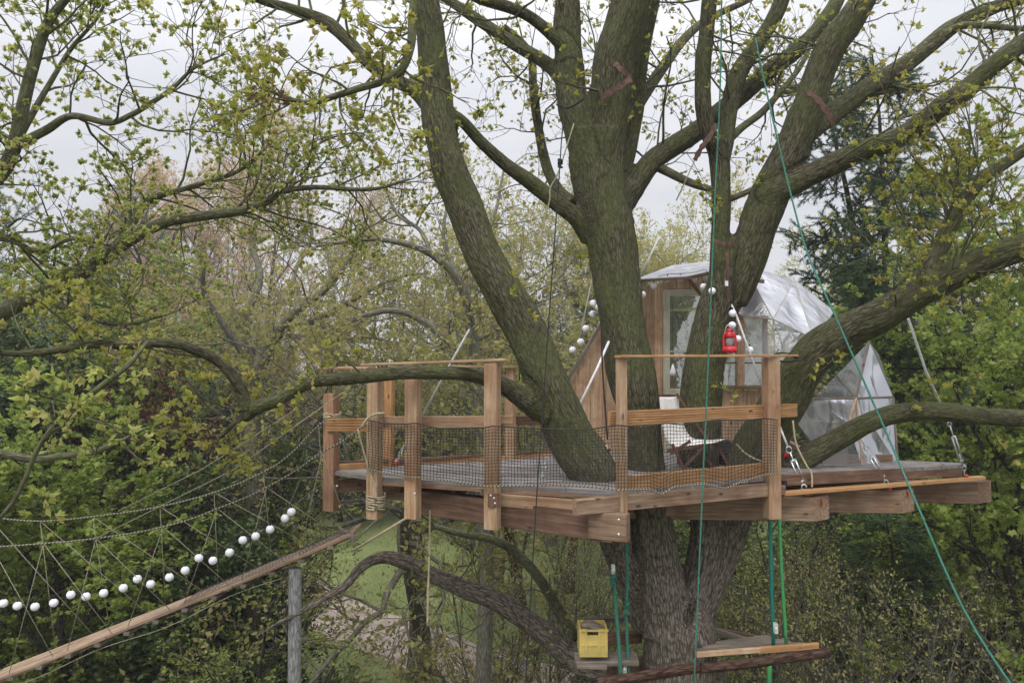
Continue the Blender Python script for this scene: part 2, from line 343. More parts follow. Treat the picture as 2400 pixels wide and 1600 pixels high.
M['redp'] = plain('red_paint_mark', (.70, .07, .04), .6)
M['yellow'] = plain('yellow_plastic', (.60, .46, .14), .55, var=.22, scale=7)
M['green_rope'] = plain('green_rope', (.045, .18, .13), .9, var=.55, scale=120)
M['lime_rope'] = plain('lime_green_rope', (.06, .30, .10), .7, var=.5, scale=120)
M['teal_rope'] = plain('teal_rope', (.01, .17, .13), .7, var=.5, scale=120)
M['black_rope'] = plain('black_cord', (.02, .02, .02), .8, var=.4, scale=120)
M['net'] = plain('black_net_cord', (.035, .030, .026), .8)
M['hemp'] = plain('hemp_rope', (.42, .36, .24), .9, var=.4, scale=90, bump=.5)
M['cord'] = plain('thin_pale_cord', (.30, .28, .19), .9, var=.4, scale=90)
M['sling'] = plain('red_brown_sling', (.095, .052, .038), .9, var=.45)
M['black'] = plain('black_cloth', (.012, .012, .014), .8)
M['film'] = film_mat('clear_film', .32, (.88, .86, .9), 5.5)
M['film2'] = film_mat('thin_clear_film', .26, (.8, .8, .8), 4.0)
M['roof'] = film_mat('frosted_roof_sheet', .85, (.85, .84, .86), 4.0)
M['glass'] = glass_mat()
def spiral_mat(name, a, b, pitch):
    m, t, N, Lk, o = mat(name)
    bs = N('ShaderNodeBsdfPrincipled'); bs.inputs['Roughness'].default_value = .9
    at = N('ShaderNodeAttribute', attribute_name='bark'); sp = N('ShaderNodeSeparateXYZ'); Lk(at.outputs['Vector'], sp.inputs[0])
    an = N('ShaderNodeMath', operation='ARCTAN2'); Lk(sp.outputs[1], an.inputs[0]); Lk(sp.outputs[0], an.inputs[1])
    ml = N('ShaderNodeMath', operation='MULTIPLY_ADD'); ml.inputs[1].default_value = 2 * math.pi / pitch; Lk(sp.outputs[2], ml.inputs[0]); Lk(an.outputs[0], ml.inputs[2])
    sn = N('ShaderNodeMath', operation='SINE'); Lk(ml.outputs[0], sn.inputs[0])
    rp = ramp(N, [(.45, a), (.6, b)]); mr = N('ShaderNodeMapRange'); mr.inputs[1].default_value = -1; Lk(sn.outputs[0], mr.inputs[0]); Lk(mr.outputs[0], rp.inputs[0])
    Lk(rp.outputs[0], bs.inputs['Base Color']); Lk(bs.outputs[0], o.inputs[0]); return m
M['twist'] = spiral_mat('black_and_cream_rope', (.06, .055, .045), (.32, .29, .20), .030)

# ------------------------------------------------------------------ mesh pieces
def tube(name, path, mt, parent=None, sides=8, label=None, cap=True):
    """path rows (x,y,z,r) world"""
    path = np.asarray(path, dtype=float)
    off = np.array(pl(parent)) if parent else path[0, :3]
    pts = path[:, :3]; rad = path[:, 3]
    if cap:
        pts = np.vstack([pts[0], pts, pts[-1]]); rad = np.concatenate([[1e-4], rad, [1e-4]])
    wd = Wood(); wd.add(pts, rad, sides)
    o = link(name, wd.mesh(name, off), mt, parent)
    if not parent: o.location = off
    if label: o['label'] = label
    return o
def rope(name, pts, r, mt, parent=None, sides=6, n=5, sag=0):
    rows = [(*p, r) for p in pts]
    if len(rows) == 2 and sag:
        a, b = Vector(pts[0]), Vector(pts[1]); rows = []
        for i in range(13):
            t = i / 12; q = a.lerp(b, t); q.z -= sag * 4 * t * (1 - t); rows.append((*q, r))
        return tube(name, rows, mt, parent, sides)
    return tube(name, spline(rows, n) if len(rows) > 2 else rows, mt, parent, sides)

def prism_mesh(name, prof, L, endcut=0.0):
    """profile (y,z) list extruded along x 0..L"""
    n = len(prof)
    V = [(0, y, z) for y, z in prof] + [(L + endcut * y, y, z) for y, z in prof]
    me = bpy.data.meshes.new(name)
    fs = [[i, (i + 1) % n, n + (i + 1) % n, n + i] for i in range(n)] + [list(range(n))[::-1], list(range(n, 2 * n))]
    me.from_pydata(V, [], fs); me.update(); return me
def rectprof(t, h, c=.004):
    a, b = t / 2, h / 2
    return [(-a + c, -b), (a - c, -b), (a, -b + c), (a, b - c), (a - c, b), (-a + c, b), (-a, b - c), (-a, -b + c)]
def ribprof(t, h, n=7, d=.009):
    a, b = t / 2, h / 2; s = h / n; pr = [(a, -b), (a, b)]
    for i in range(n):
        z = b - i * s
        pr += [(-a, z), (-a, z - s * .60), (-a + d, z - s * .70), (-a + d, z - s * .98)]
    return pr
def place_along(o, p0, p1, up=Vector((0, 0, 1)), roll=0, parent=None):
    x = (Vector(p1) - Vector(p0)).normalized(); y = up.cross(x).normalized(); z = x.cross(y)
    m = Matrix((x, y, z)).transposed().to_4x4()
    if roll: m = m @ Matrix.Rotation(roll, 4, 'X')
    off = pl(parent) if parent else Vector((0, 0, 0))
    m.translation = Vector(p0) - off
    o.matrix_local = m
def board(name, p0, p1, h, t, mt, parent, up=(0, 0, 1), roll=0, label=None, ribs=0, endcut=0, ch=.004):
    p0, p1 = Vector(p0), Vector(p1); L = (p1 - p0).length
    me = prism_mesh(name, ribprof(t, h, ribs) if ribs else rectprof(t, h, ch), L, endcut)
    o = link(name, me, mt, parent); place_along(o, p0, p1, Vector(up), roll, parent)
    if label: o['label'] = label
    return o
def lathe(name, prof, mt, parent=None, loc=(0, 0, 0), seg=20, smooth=True):
    bm = bmesh.new(); rings = []
    for r, z in prof: rings.append([bm.verts.new((r * math.cos(k / seg * 2 * math.pi), r * math.sin(k / seg * 2 * math.pi), z)) for k in range(seg)])
    for a, b in zip(rings, rings[1:]):
        for k in range(seg): bm.faces.new((a[k], a[(k + 1) % seg], b[(k + 1) % seg], b[k]))
    bm.faces.new(rings[0][::-1]); bm.faces.new(rings[-1])
    for f in bm.faces: f.smooth = smooth
    me = bpy.data.meshes.new(name); bm.to_mesh(me); bm.free()
    o = link(name, me, mt, parent); o.location = Vector(loc) - (pl(parent) if parent else Vector()); return o
def polymesh(name, V, Fs, mt, parent=None, thick=0):
    off = pl(parent) if parent else Vector()
    me = bpy.data.meshes.new(name); me.from_pydata([tuple(Vector(v) - off) for v in V], [], Fs); me.update()
    if thick:
        bm = bmesh.new(); bm.from_mesh(me); bmesh.ops.recalc_face_normals(bm, faces=bm.faces)
        bmesh.ops.solidify(bm, geom=bm.faces[:], thickness=thick); bm.to_mesh(me); bm.free()
    return link(name, me, mt, parent)

# ------------------------------------------------------------------ ground, lawn, path
ZG = 0.0
def gz(x, y): return .5 * noise.noise(Vector((x * .06, y * .06, 3))) + .15 * noise.noise(Vector((x * .3, y * .3, 9))) - .0
def sheet(name, xs, ys, mt, dz=0, mask=None, kind='structure'):
    nx, ny = len(xs), len(ys)
    V = [(x, y, gz(x, y) + dz) for y in ys for x in xs]
    Fs = [(j * nx + i, j * nx + i + 1, (j + 1) * nx + i + 1, (j + 1) * nx + i) for j in range(ny - 1) for i in range(nx - 1)]
    me = bpy.data.meshes.new(name); me.from_pydata(V, [], Fs); me.update()
    for p in me.polygons: p.use_smooth = True
    o = link(name, me, mt); o['kind'] = kind; return o
m, t, N, Lk, o = mat('forest_floor')
b = N('ShaderNodeBsdfPrincipled'); b.inputs['Roughness'].default_value = .95
g = N('ShaderNodeNewGeometry'); n1 = N('ShaderNodeTexNoise', _Scale=.35, _Detail=8.0, _Roughness=.7); Lk(g.outputs['Position'], n1.inputs['Vector'])
n2 = N('ShaderNodeTexNoise', _Scale=9.0, _Detail=6.0, _Roughness=.8); Lk(g.outputs['Position'], n2.inputs['Vector'])
r1 = ramp(N, [(.42, (.05, .08, .02)), (.56, (.075, .06, .035)), (.7, (.05, .04, .025))]); Lk(n1.outputs[0], r1.inputs[0])
r2 = ramp(N, [(.3, (.4, .4, .4)), (.7, (1.5, 1.5, 1.4))]); Lk(n2.outputs[0], r2.inputs[0])
mm = N('ShaderNodeMix', data_type='RGBA', blend_type='MULTIPLY'); mm.inputs[0].default_value = 1; Lk(r1.outputs[0], mm.inputs[6]); Lk(r2.outputs[0], mm.inputs[7])
Lk(mm.outputs[2], b.inputs['Base Color']); Lk(b.outputs[0], o.inputs[0]); M['floor'] = m
m, t, N, Lk, o = mat('lawn_grass')
b = N('ShaderNodeBsdfPrincipled'); b.inputs['Roughness'].default_value = .9
g = N('ShaderNodeNewGeometry'); n1 = N('ShaderNodeTexNoise', _Scale=.5, _Detail=7.0, _Roughness=.7); Lk(g.outputs['Position'], n1.inputs['Vector'])
n2 = N('ShaderNodeTexNoise', _Scale=14.0, _Detail=5.0, _Roughness=.8); Lk(g.outputs['Position'], n2.inputs['Vector'])
r1 = ramp(N, [(.35, (.16, .20, .07)), (.55, (.22, .26, .09)), (.72, (.27, .28, .14))]); Lk(n1.outputs[0], r1.inputs[0])
r2 = ramp(N, [(.3, (.6, .6, .6)), (.7, (1.3, 1.3, 1.2))]); Lk(n2.outputs[0], r2.inputs[0])
mm = N('ShaderNodeMix', data_type='RGBA', blend_type='MULTIPLY'); mm.inputs[0].default_value = 1; Lk(r1.outputs[0], mm.inputs[6]); Lk(r2.outputs[0], mm.inputs[7])
Lk(mm.outputs[2], b.inputs['Base Color']); Lk(b.outputs[0], o.inputs[0]); M['lawn'] = m
M['sand'] = plain('sandy_track', (.42, .34, .29), .95, var=.3, scale=2.2, bump=.4)
sheet('ground', np.concatenate([np.linspace(-400, -42, 8), np.linspace(-40, 40, 60), np.linspace(42, 400, 8)]),
      np.concatenate([np.linspace(-60, -2, 8), np.linspace(0, 70, 60), np.linspace(75, 600, 10)]), M['floor'])
sheet('lawn', np.linspace(-13, 13, 60), np.linspace(14.5, 66, 90), M['lawn'], .03)
# sandy track winding across the lawn, a strip on the lawn
cl = [(-16, 38), (-11.5, 30.5), (-7.5, 25.5), (-3.5, 21.5), (.5, 18.2), (4, 16), (9, 14)]
cl = spline([(x, y, 0, .1) for x, y in cl], 14)
V = []; Fs = []
for i, q in enumerate(cl):
    tn = unit((cl[min(i + 1, len(cl) - 1)] - cl[max(i - 1, 0)])[:2]); nn = np.array([-tn[1], tn[0]])
    for k in range(5):
        s_ = (k - 2) / 2 * (1.0 + .2 * noise.noise(Vector((i * .4, k, 1))))
        x, y = q[:2] + nn * s_ * 1.15; V.append((x, y, gz(x, y) + .05 + (0.012 if k not in (0, 4) else 0)))
for i in range(len(cl) - 1):
    for k in range(4): Fs.append((i * 5 + k, i * 5 + k + 1, (i + 1) * 5 + k + 1, (i + 1) * 5 + k))
me = bpy.data.meshes.new('sandy_path'); me.from_pydata(V, [], Fs); me.update()
tag(link('sandy_path', me, M['sand']), kind='structure')
# grass blades on the lawn
lv = Leaves(); n = 26000
gx = RNG.uniform(-11, 10, n); gy = 15 + 26 * RNG.rand(n) ** 1.3
dist = np.min(np.hypot(gx[:, None] - cl[None, :, 0], gy[:, None] - cl[None, :, 1]), axis=1)
kp = dist > 1.0; gx, gy = gx[kp], gy[kp]
C = np.stack([gx, gy, np.array([gz(a, b_) for a, b_ in zip(gx, gy)]) + .02], axis=1)
D = RNG.randn(len(C), 3) * .35 + np.array([0, 0, 1])
lv.add(C, D, RNG.uniform(.06, .16, len(C)), [(0, .1, 0), (0, -.1, 0), (1, 0, .2)], NEEDLEF, RNG)
M['grass'] = leaf_mat('grass_blade', [(.14, .19, .05), (.20, .26, .075), (.26, .30, .11)], .4)
tag(link('grass', lv.mesh('grass'), M['grass']), kind='stuff', label='short green grass of the lawn beside the sandy track')

# ------------------------------------------------------------------ tree prototypes
def copy_thing(root, loc, rz, sc, label, name=None, tilt=0):
    r = root.copy(); S.collection.objects.link(r); r.location = loc; r.rotation_euler = (tilt, 0, rz); r.scale = (sc, sc, sc) if not isinstance(sc, tuple) else sc
    r['label'] = label
    for ch in root.children:
        c = ch.copy(); S.collection.objects.link(c); c.parent = r
    return r
def build_tree(name, H, r0, spec, leaf, seed, barkm, leafm, lean=0.0, base=0.0, forks=1):
    """spec: list of levels (children per branch, length, length falloff to tip, angle deg, wander, tropism, K, sides, t0)"""
    rng = np.random.RandomState(seed); wd = Wood()
    n0 = forks
    P0 = np.zeros((n0, 3)); P0[:, :2] = rng.randn(n0, 2) * r0 * .5 * (n0 > 1)
    D0 = np.tile([lean, 0, 1.0], (n0, 1)) + rng.randn(n0, 3) * (.22 if n0 > 1 else .03)
    pts, rad = shoots(P0, D0, np.full(n0, H) * (1 if n0 == 1 else rng.uniform(.75, 1, n0)), np.full(n0, r0), np.full(n0, .015), 12, .07, .02, rng)
    rad[:, 0] *= 1.35
    wd.add(pts, rad, 10)
    Lpar = np.full(n0, H)
    for li, (nc, ln, fall, ang, wan, trop, K, sd, t0) in enumerate(spec):
        p, d, r, t_ = pick(pts, rad, nc, t0, rng)
        if ang < 0:
            dd = perp_rand(d, np.radians(-ang + rng.randn(len(p)) * 8), rng); dd[:, 2] = dd[:, 2] * .35; dd = unit(dd)
        else: dd = perp_rand(d, np.radians(ang + rng.randn(len(p)) * 12), rng)
        Lc = ln * (1 - fall * ((t_ - t0) / (1 - t0))) * rng.uniform(.65, 1.2, len(p))
        rr = np.minimum(r * .65, Lc * .015 + (.002 if li < 2 else .0008)); pts, rad = shoots(p, dd, Lc, rr, rr * .25 + .0012, K, wan, trop, rng)
        wd.add(pts, rad, sd)
    lv = Leaves()
    kind, per, size, spread, t0 = leaf[:5]
    p, d, r, t_ = pick(pts, rad, per, t0, rng)
    n = len(p)
    if kind == 'needle':
        k = 9; p = np.repeat(p, k, 0); d = unit(np.repeat(d, k, 0) + rng.randn(n * k, 3) * spread)
        lv.add(p, d, size * rng.uniform(.7, 1.2, n * k), NEEDLE, NEEDLEF, rng, np.repeat(rng.rand(n), k))
    else:
        tpl, fc = {'oak': (OAK, OAKF), 'kite': (KITE, KITEF), 'maple': (MAPLE, MAPLEF)}[kind]
        dd = unit(d + rng.randn(n, 3) * spread)
        tint = np.clip(rng.rand(n) * .6 + np.repeat(rng.rand(n // per), per) * .4, 0, 1)
        lv.add(p + rng.randn(n, 3) * size * .3, dd, size * rng.uniform(.6, 1.3, n), tpl, fc, rng, tint, flat=.3)
    root = thing(name, 'tree', 'tree')
    link('trunk', wd.mesh('trunk'), barkm, root)
    tag(link('crown', lv.mesh('crown'), leafm, root), kind='stuff')
    return root
# level: (n, len, fall, ang, wander, trop, K, sides, t0)
PR = {}
PR['oakA'] = build_tree('oak_tree', 11, .22, [(12, 5.5, .5, 55, .22, .03, 8, 7, .36), (8, 2.4, .5, 45, .25, .04, 5, 5, .2), (6, 1.1, .4, 42, .28, .04, 4, 4, .15), (5, .5, .3, 40, .25, .05, 2, 3, .15)], ('kite', 9, .085, .9, .15), 21, M['old_bark'], M['far_leaf'])
PR['oakB'] = build_tree('oak_tree', 9, .20, [(9, 5.5, .45, 60, .26, .02, 9, 7, .40), (8, 2.5, .5, 48, .28, .03, 5, 5, .2), (6, 1.2, .4, 42, .28, .04, 4, 4, .15), (5, .5, .3, 40, .25, .05, 2, 3, .15)], ('kite', 8, .085, .9, .15), 5, M['old_bark'], M['far_leaf'], lean=.25, forks=2)
PR['orange'] = build_tree('poplar_tree', 15, .18, [(16, 4.2, .55, 35, .10, .10, 8, 6, .2), (8, 1.9, .5, 32, .12, .10, 4, 4, .2), (6, .9, .4, 30, .14, .08, 3, 3, .15), (4, .42, .3, 32, .15, .06, 2, 3, .15)], ('kite', 5, .095, .8, .2), 8, M['old_bark'], M['bud_leaf'])
PR['green'] = build_tree('maple_tree', 9.5, .16, [(18, 3.8, .6, 55, .16, .05, 7, 6, .12), (9, 1.7, .5, 45, .18, .03, 4, 4, .15), (8, .7, .4, 42, .2, .0, 3, 3, .15)], ('maple', 18, .082, 1.1, .5), 3, M['dark_bark'], M['maple_leaf'])
PR['holly'] = build_tree('evergreen_tree', 8, .14, [(24, 3.0, .6, 60, .16, .05, 6, 5, .03), (8, 1.4, .5, 48, .18, .03, 4, 4, .1), (5, .7, .4, 45, .2, .0, 3, 3, .1)], ('kite', 16, .12, 1.2, .1), 12, M['dark_bark'], M['dark_leaf'])
PR['spruce'] = build_tree('spruce_tree', 15, .2, [(80, 3.4, .85, 78, .05, -.05, 7, 4, .03), (14, .85, .5, 55, .10, -.10, 3, 3, .15)], ('needle', 16, .11, .5, .0), 14, M['dark_bark'], M['spruce_leaf'])
PR['pine'] = build_tree('pine_tree', 13, .2, [(34, 2.9, .5, 62, .10, .10, 6, 5, .2), (9, 1.0, .4, 45, .14, .10, 3, 3, .25)], ('needle', 9, .15, .8, .2), 15, M['red_bark'], M['pine_leaf'])
PR['copper'] = build_tree('copper_beech', 7, .12, [(20, 2.6, .6, 45, .14, .08, 6, 5, .05), (8, 1.1, .5, 42, .16, .05, 4, 3, .1), (4, .5, .4, 42, .2, .0, 2, 3, .1)], ('kite', 8, .08, 1.0, .1), 16, M['dark_bark'], M['copper_leaf'])
PR['sapling'] = build_tree('young_tree', 6, .055, [(12, 2.2, .5, 50, .16, .05, 6, 4, .2), (7, 1.0, .5, 45, .2, .03, 4, 3, .15), (5, .45, .4, 42, .2, .03, 2, 3, .15)], ('kite', 9, .055, 1.0, .1), 17, M['dark_bark'], M['shrub_leaf'])
PR['bareshrub'] = build_tree('bare_shrub', 3.4, .03, [(9, 1.6, .4, 40, .16, .05, 5, 3, .1), (6, .8, .5, 42, .2, .03, 3, 3, .15), (4, .35, .4, 42, .2, .03, 2, 3, .15)], ('kite', 3, .042, 1.0, .1), 18, M['old_bark'], M['far_leaf'], forks=7)
PR['shrub'] = build_tree('leafy_shrub', 2.6, .03, [(9, 1.3, .4, 48, .16, .03, 5, 3, .05), (6, .6, .5, 45, .2, .03, 3, 3, .1)], ('kite', 44, .052, 1.2, .05), 19, M['dark_bark'], M['shrub_leaf'], forks=7)
GRP = {'oakA': 'budding oaks beyond the platform', 'oakB': 'budding oaks beyond the platform', 'orange': 'tall orange brown budding trees', 'green': 'bright green maples',
       'holly': 'dark evergreen trees', 'spruce': 'spruces', 'pine': 'pines', 'copper': 'copper leaved trees', 'sapling': 'young trees in the undergrowth', 'bareshrub': 'bare twiggy shrubs', 'shrub': 'leafy green shrubs'}
for k, v in PR.items(): v['group'] = GRP[k]
for k in ('bareshrub', 'shrub'): PR[k]['category'] = 'shrub'
HT = {'oakA': 13, 'oakB': 11, 'orange': 17, 'green': 11, 'holly': 9, 'spruce': 15.2, 'pine': 14.5, 'copper': 8, 'sapling': 7, 'bareshrub': 3.8, 'shrub': 3.0}
used = set()
def put(kind, px, Y, ytop, label, rz=None, wide=1.0):
    """tree whose foot stands at screen column px, Y metres away, and whose top reaches screen row ytop"""
    x = (px - 1200) / F * Y; z = gz(x, Y) - .05
    top = CZ + (845 - ytop) / F * Y; s = max(.15, (top - z) / HT[kind])
    rz = random.uniform(0, 6.28) if rz is None else rz
    if kind not in used:
        used.add(kind); r = PR[kind]; r.location = (x, Y, z); r.rotation_euler = (0, 0, rz); r.scale = (s * wide, s * wide, s); r['label'] = label; return r
    return copy_thing(PR[kind], (x, Y, z), rz, (s * wide, s * wide, s), label)
# far rows closing the wood
FAR = 'dark tree of the far row closing off the wood'
for i in range(26):
    px = -300 + i * 120 + random.uniform(-40, 40)
    if 560 < px < 1060: tops = 880
    elif px > 1650 and px < 1950: tops = 800
    else: tops = 760
    put('holly', px, random.uniform(38, 48), tops + random.uniform(-30, 40), FAR, wide=1.9)
for i in range(16):
    px = -200 + i * 170 + random.uniform(-40, 40)
    if 560 < px < 1060: continue
    put('oakA', px, random.uniform(30, 36), {0: 640, 1: 560, 2: 620}[i % 3] + (150 if 650 < px < 1000 or 1650 < px < 1950 else 0), 'grey budding tree of the far row beyond the lawn', wide=1.1)
for px, Y, yt, lb in ((150, 27, 300, 'second from the left edge'), (280, 30, 250, 'tallest of its row'), (390, 28, 270, 'behind the end of the upper left limb'), (480, 31, 300, 'above the long horizontal left limb'), (600, 29, 290, 'last before the open sky'), (690, 31, 330, 'lowest of its row beside the open sky'), (60, 31, 330, 'at the left edge')):
    put('orange', px, Y, yt, 'tall bare tree with orange brown buds, ' + lb, wide=1.0)
put('pine', 90, 21, 340, 'blue green pine at the far left rising beside the oak limb')
put('pine', 170, 24, 380, 'blue green pine just right of the leftmost pine')
put('pine', 300, 17, 640, 'low blue green pine below the long oak limb at left', wide=1.3)
put('pine', 420, 18, 690, 'dark pine left of the bare spreading oak', wide=1.3)
put('pine', 1240, 20, 560, 'pine seen between the two left stems of the big oak', wide=1.25)
put('pine', 1330, 25, 520, 'pine behind the central stem of the big oak')
put('pine', 1560, 26, 540, 'pine rising behind the hut roof', wide=1.2)
put('pine', 1640, 30, 560, 'pine farther right behind the hut roof', wide=1.2)
put('oakB', 1010, 19, 420, 'budding oak behind the left stem of the big oak', rz=3.6, wide=1.1)
put('oakA', 1160, 24, 380, 'yellow green budding oak between the first two stems', rz=2.0)
put('oakA', 1420, 27, 430, 'budding oak behind the hut and central stem', rz=4.0)
put('oakA', 1620, 24, 470, 'budding oak rising over the hut roof', rz=5.0)
put('spruce', 2090, 16, 150, 'tall dark spruce standing behind the right oak limb', wide=1.2)
put('spruce', 2000, 19, 480, 'dark spruce right of the plastic dome', wide=1.2)
put('spruce', 2260, 18, 330, 'dark spruce half hidden by bright maple leaves', wide=1.2)
put('spruce', 2420, 19, 600, 'dark spruce at the right edge of the frame', wide=1.3)
put('spruce', 2125, 15, 120, 'tallest dark spruce, nearest behind the right limb', wide=1.0)
put('spruce', 2170, 13, 560, 'dark spruce below the thick right limb', wide=1.3)
put('spruce', 2130, 11, 1170, 'small dark spruce with drooping branches under the far beam', wide=1.7)
put('spruce', 2010, 12.5, 1230, 'small dark spruce under the middle beam end', wide=1.6)
put('green', 2320, 12, 300, 'bright green maple at upper right under the highest limb')
put('green', 2420, 10.5, 650, 'bright green maple at the right edge beside the platform end')
put('green', 2290, 13, 760, 'bright green maple just beyond the far right beam', wide=.75)
put('green', 20, 10.5, 850, 'bright green maple at lower left behind the rope bridge', wide=1.25)
put('green', 190, 11, 930, 'second bright green maple beside the lower left one', wide=1.2)
put('green', 60, 16, 520, 'green maple behind the left oak foliage', wide=1.1)
put('green', 330, 17, 560, 'green maple under the long left oak limb')
put('copper', 430, 15, 835, 'copper leaved tree left of the prow railing')
put('copper', 150, 14, 860, 'copper leaved tree behind the lower left maple')
put('copper', 620, 17, 960, 'small copper leaved tree behind the bridge ropes')
put('holly', 250, 14, 800, 'dark evergreen behind the lower left maple', wide=1.1)
put('holly', 480, 16, 940, 'dark evergreen above the globe lights', wide=1.2)
put('holly', 80, 15, 760, 'dark evergreen at the far left behind copper leaves', wide=1.1)
put('holly', 690, 15, 1040, 'speckled evergreen next to the prow post', wide=.6)
put('holly', 380, 12, 1120, 'low dark evergreen under the globe lights', wide=1.3)
put('holly', 2300, 15, 800, 'dark evergreen behind the right beams', wide=1.1)
put('holly', 2120, 17, 900, 'dark evergreen right of the plastic tent', wide=1.2)
put('holly', 960, 36, 880, 'evergreen behind the left railing', wide=1.4)
put('holly', 1120, 36, 870, 'evergreen behind the left stem', wide=1.4)
put('holly', 800, 36, 900, 'evergreen far behind the prow', wide=1.4)
put('holly', 1420, 36, 830, 'evergreen behind the hut wing', wide=1.5)
put('holly', 1700, 21, 900, 'evergreen behind the hut window', wide=1.5)
for px, Y, yt, lb in ((490, 15, 900, 'behind the second and third globe lights from the platform'), (1300, 26, 1150, 'at the far side of the lawn left of the trunk'), (1760, 13, 1150, 'right behind the teal and light green ropes'),
    (1860, 14, 1120, 'below the shortest beam end'), (1950, 12, 1180, 'between the first two beam ends'), (2060, 14, 1120, 'below the middle beam end'), (2180, 12, 1190, 'left of the slanting green rope under the far beam'),
    (1900, 16, 1150, 'farther back between two others below the shortest beam'), (2350, 12, 1180, 'at the lower right edge of the frame'), (470, 10, 1260, 'rising through the middle of the rope bridge')):
    put('sapling', px, Y, yt, 'thin young tree ' + lb, wide=1.4)
for px, Y, yt, lb in ((1150, 14, 1270, 'below the hanging pale rope end'), (1300, 15, 1230, 'behind the yellow crate shelf'), (1360, 17, 1150, 'on the lawn left of the trunk fork'),
    (1780, 10, 1290, 'beside the right shelf ropes'), (1900, 9.5, 1330, 'just beyond the end of the right shelf'), (2050, 10, 1300, 'halfway between shelf and right edge'), (2200, 11, 1280, 'crossed by the slanting green rope'), (2330, 10, 1290, 'in the lower right corner'), (1840, 13, 1200, 'under the shortest beam end'), (1990, 15, 1190, 'under the middle beam end')):
    put('bareshrub', px, Y, yt, 'bare twiggy shrub ' + lb, wide=.8)
for px, Y, yt, lb in ((650, 16.3, 1560, 'just left of the grey pole'), (560, 15.5, 1540, 'under the middle of the rope bridge'), (480, 15, 1500, 'under the lower half of the rope bridge'), (760, 16, 1570, 'just right of the grey pole'),
    (880, 15.5, 1570, 'in front of the sandy track'), (1120, 15, 1570, 'below the hanging pale rope end'), (350, 12, 1440, 'below the eighth globe light from the left'), (200, 11, 1470, 'close under the lower bridge planks'), (1780, 12, 1420, 'behind the teal rope at shelf height'),
    (1900, 13, 1400, 'beyond the end of the right shelf'), (2050, 13, 1380, 'between the shelf end and the slanting green rope'), (2200, 13, 1400, 'crossed by the slanting green rope'), (2340, 12, 1420, 'in the lower right corner'), (60, 12, 1420, 'under the leftmost globe lights'),
    (1960, 17, 1250, 'tall one under the middle beam'), (1800, 18, 1230, 'tall one directly under the right post'), (2100, 18, 1230, 'tall one under the gap between middle and far beam'), (2280, 17, 1220, 'tall one under the far beam end'), (1700, 15, 1330, 'touching the right side of the main trunk')):
    put('shrub', px, Y, yt, 'leafy green shrub ' + lb, wide=1.5)

# ------------------------------------------------------------------ the big oak
T_Y = 6.9
def g_down(px, wpx, Y):
    a = P(px, 1500, Y); return [(a.x, a.y, 4.0, W(wpx, Y) / 2), (a.x + .03, a.y, 2.0, W(wpx, Y) / 2 * 1.08), (a.x + .03, a.y, .6, W(wpx, Y) / 2 * 1.25), (a.x, a.y, -.4, W(wpx, Y) / 2 * 1.8)]
base_ = P(1592, 1500, T_Y)
trunkpath = spline(g_down(1584, 176, T_Y)[::-1] + [(base_.x, base_.y, base_.z, W(170, T_Y) / 2), (*P(1578, 1450, T_Y), W(150, T_Y) / 2)], 8)
m2 = limb([(1560, 1480, 118, 6.85), (1548, 1380, 116, 6.85), (1534, 1280, 108, 6.85), (1524, 1190, 102, 6.8), (1512, 1090, 96, 6.75), (1500, 980, 98, 6.75), (1483, 890, 112, 6.75), (1462, 780, 108, 6.8), (1447, 680, 112, 6.85), (1432, 560, 118, 6.9), (1412, 460, 128, 6.95), (1400, 390, 134, 7.0), (1402, 310, 128, 7.0)])
m2l = limb([(1405, 420, 90, 7.0), (1365, 320, 82, 7.0), (1338, 220, 74, 7.05), (1332, 120, 68, 7.1), (1330, 30, 66, 7.15), (1325, -60, 62, 7.2), (1320, -160, 58, 7.2)])
m2r = limb([(1410, 400, 100, 7.0), (1425, 300, 98, 7.0), (1430, 220, 100, 6.95), (1440, 140, 98, 6.9), (1462, 70, 96, 6.85), (1482, 0, 92, 6.8), (1500, -70, 88, 6.8), (1520, -150, 80, 6.8)])
m2k = limb([(1440, 420, 60, 7.1), (1478, 330, 42, 7.2), (1492, 240, 38, 7.3), (1502, 150, 36, 7.3), (1520, 60, 34, 7.3), (1535, -20, 32, 7.3)])
m2q = limb([(1465, 290, 40, 7.25), (1506, 228, 30, 7.4), (1557, 153, 26, 7.6), (1605, 90, 22, 7.8), (1660, 45, 18, 8), (1755, 0, 14, 8.2), (1800, -30, 10, 8.3)])
m1 = limb([(1515, 1460, 76, 7.0), (1480, 1380, 62, 6.95), (1446, 1290, 66, 6.7), (1428, 1200, 84, 6.4), (1400, 1120, 112, 6.2), (1340, 1030, 112, 6.2), (1285, 900, 104, 6.2), (1245, 800, 102, 6.25), (1190, 700, 98, 6.3), (1135, 600, 94, 6.35), (1095, 500, 88, 6.4), (1062, 420, 88, 6.4), (1036, 330, 84, 6.45), (1022, 230, 80, 6.5), (1015, 130, 74, 6.5), (1003, 40, 68, 6.5), (985, -60, 62, 6.5), (975, -150, 54, 6.5)])
m1a = limb([(1025, 270, 50, 6.5), (975, 215, 38, 6.6), (920, 185, 36, 6.7), (867, 150, 34, 6.8), (815, 95, 32, 6.9), (765, 52, 30, 7), (700, 25, 26, 7), (610, 0, 22, 7), (540, -30, 18, 7)])
mx = limb([(1385, 560, 50, 6.95), (1350, 510, 44, 6.9), (1300, 470, 42, 6.85), (1240, 425, 38, 6.8), (1190, 390, 34, 6.75), (1130, 335, 30, 6.65), (1085, 285, 30, 6.55), (1045, 260, 30, 6.5)])
mu1 = limb([(1340, 215, 44, 7.05), (1300, 165, 36, 7.2), (1250, 130, 33, 7.3), (1200, 100, 30, 7.4), (1140, 60, 28, 7.5), (1080, 20, 26, 7.6), (1020, -20, 24, 7.7)])
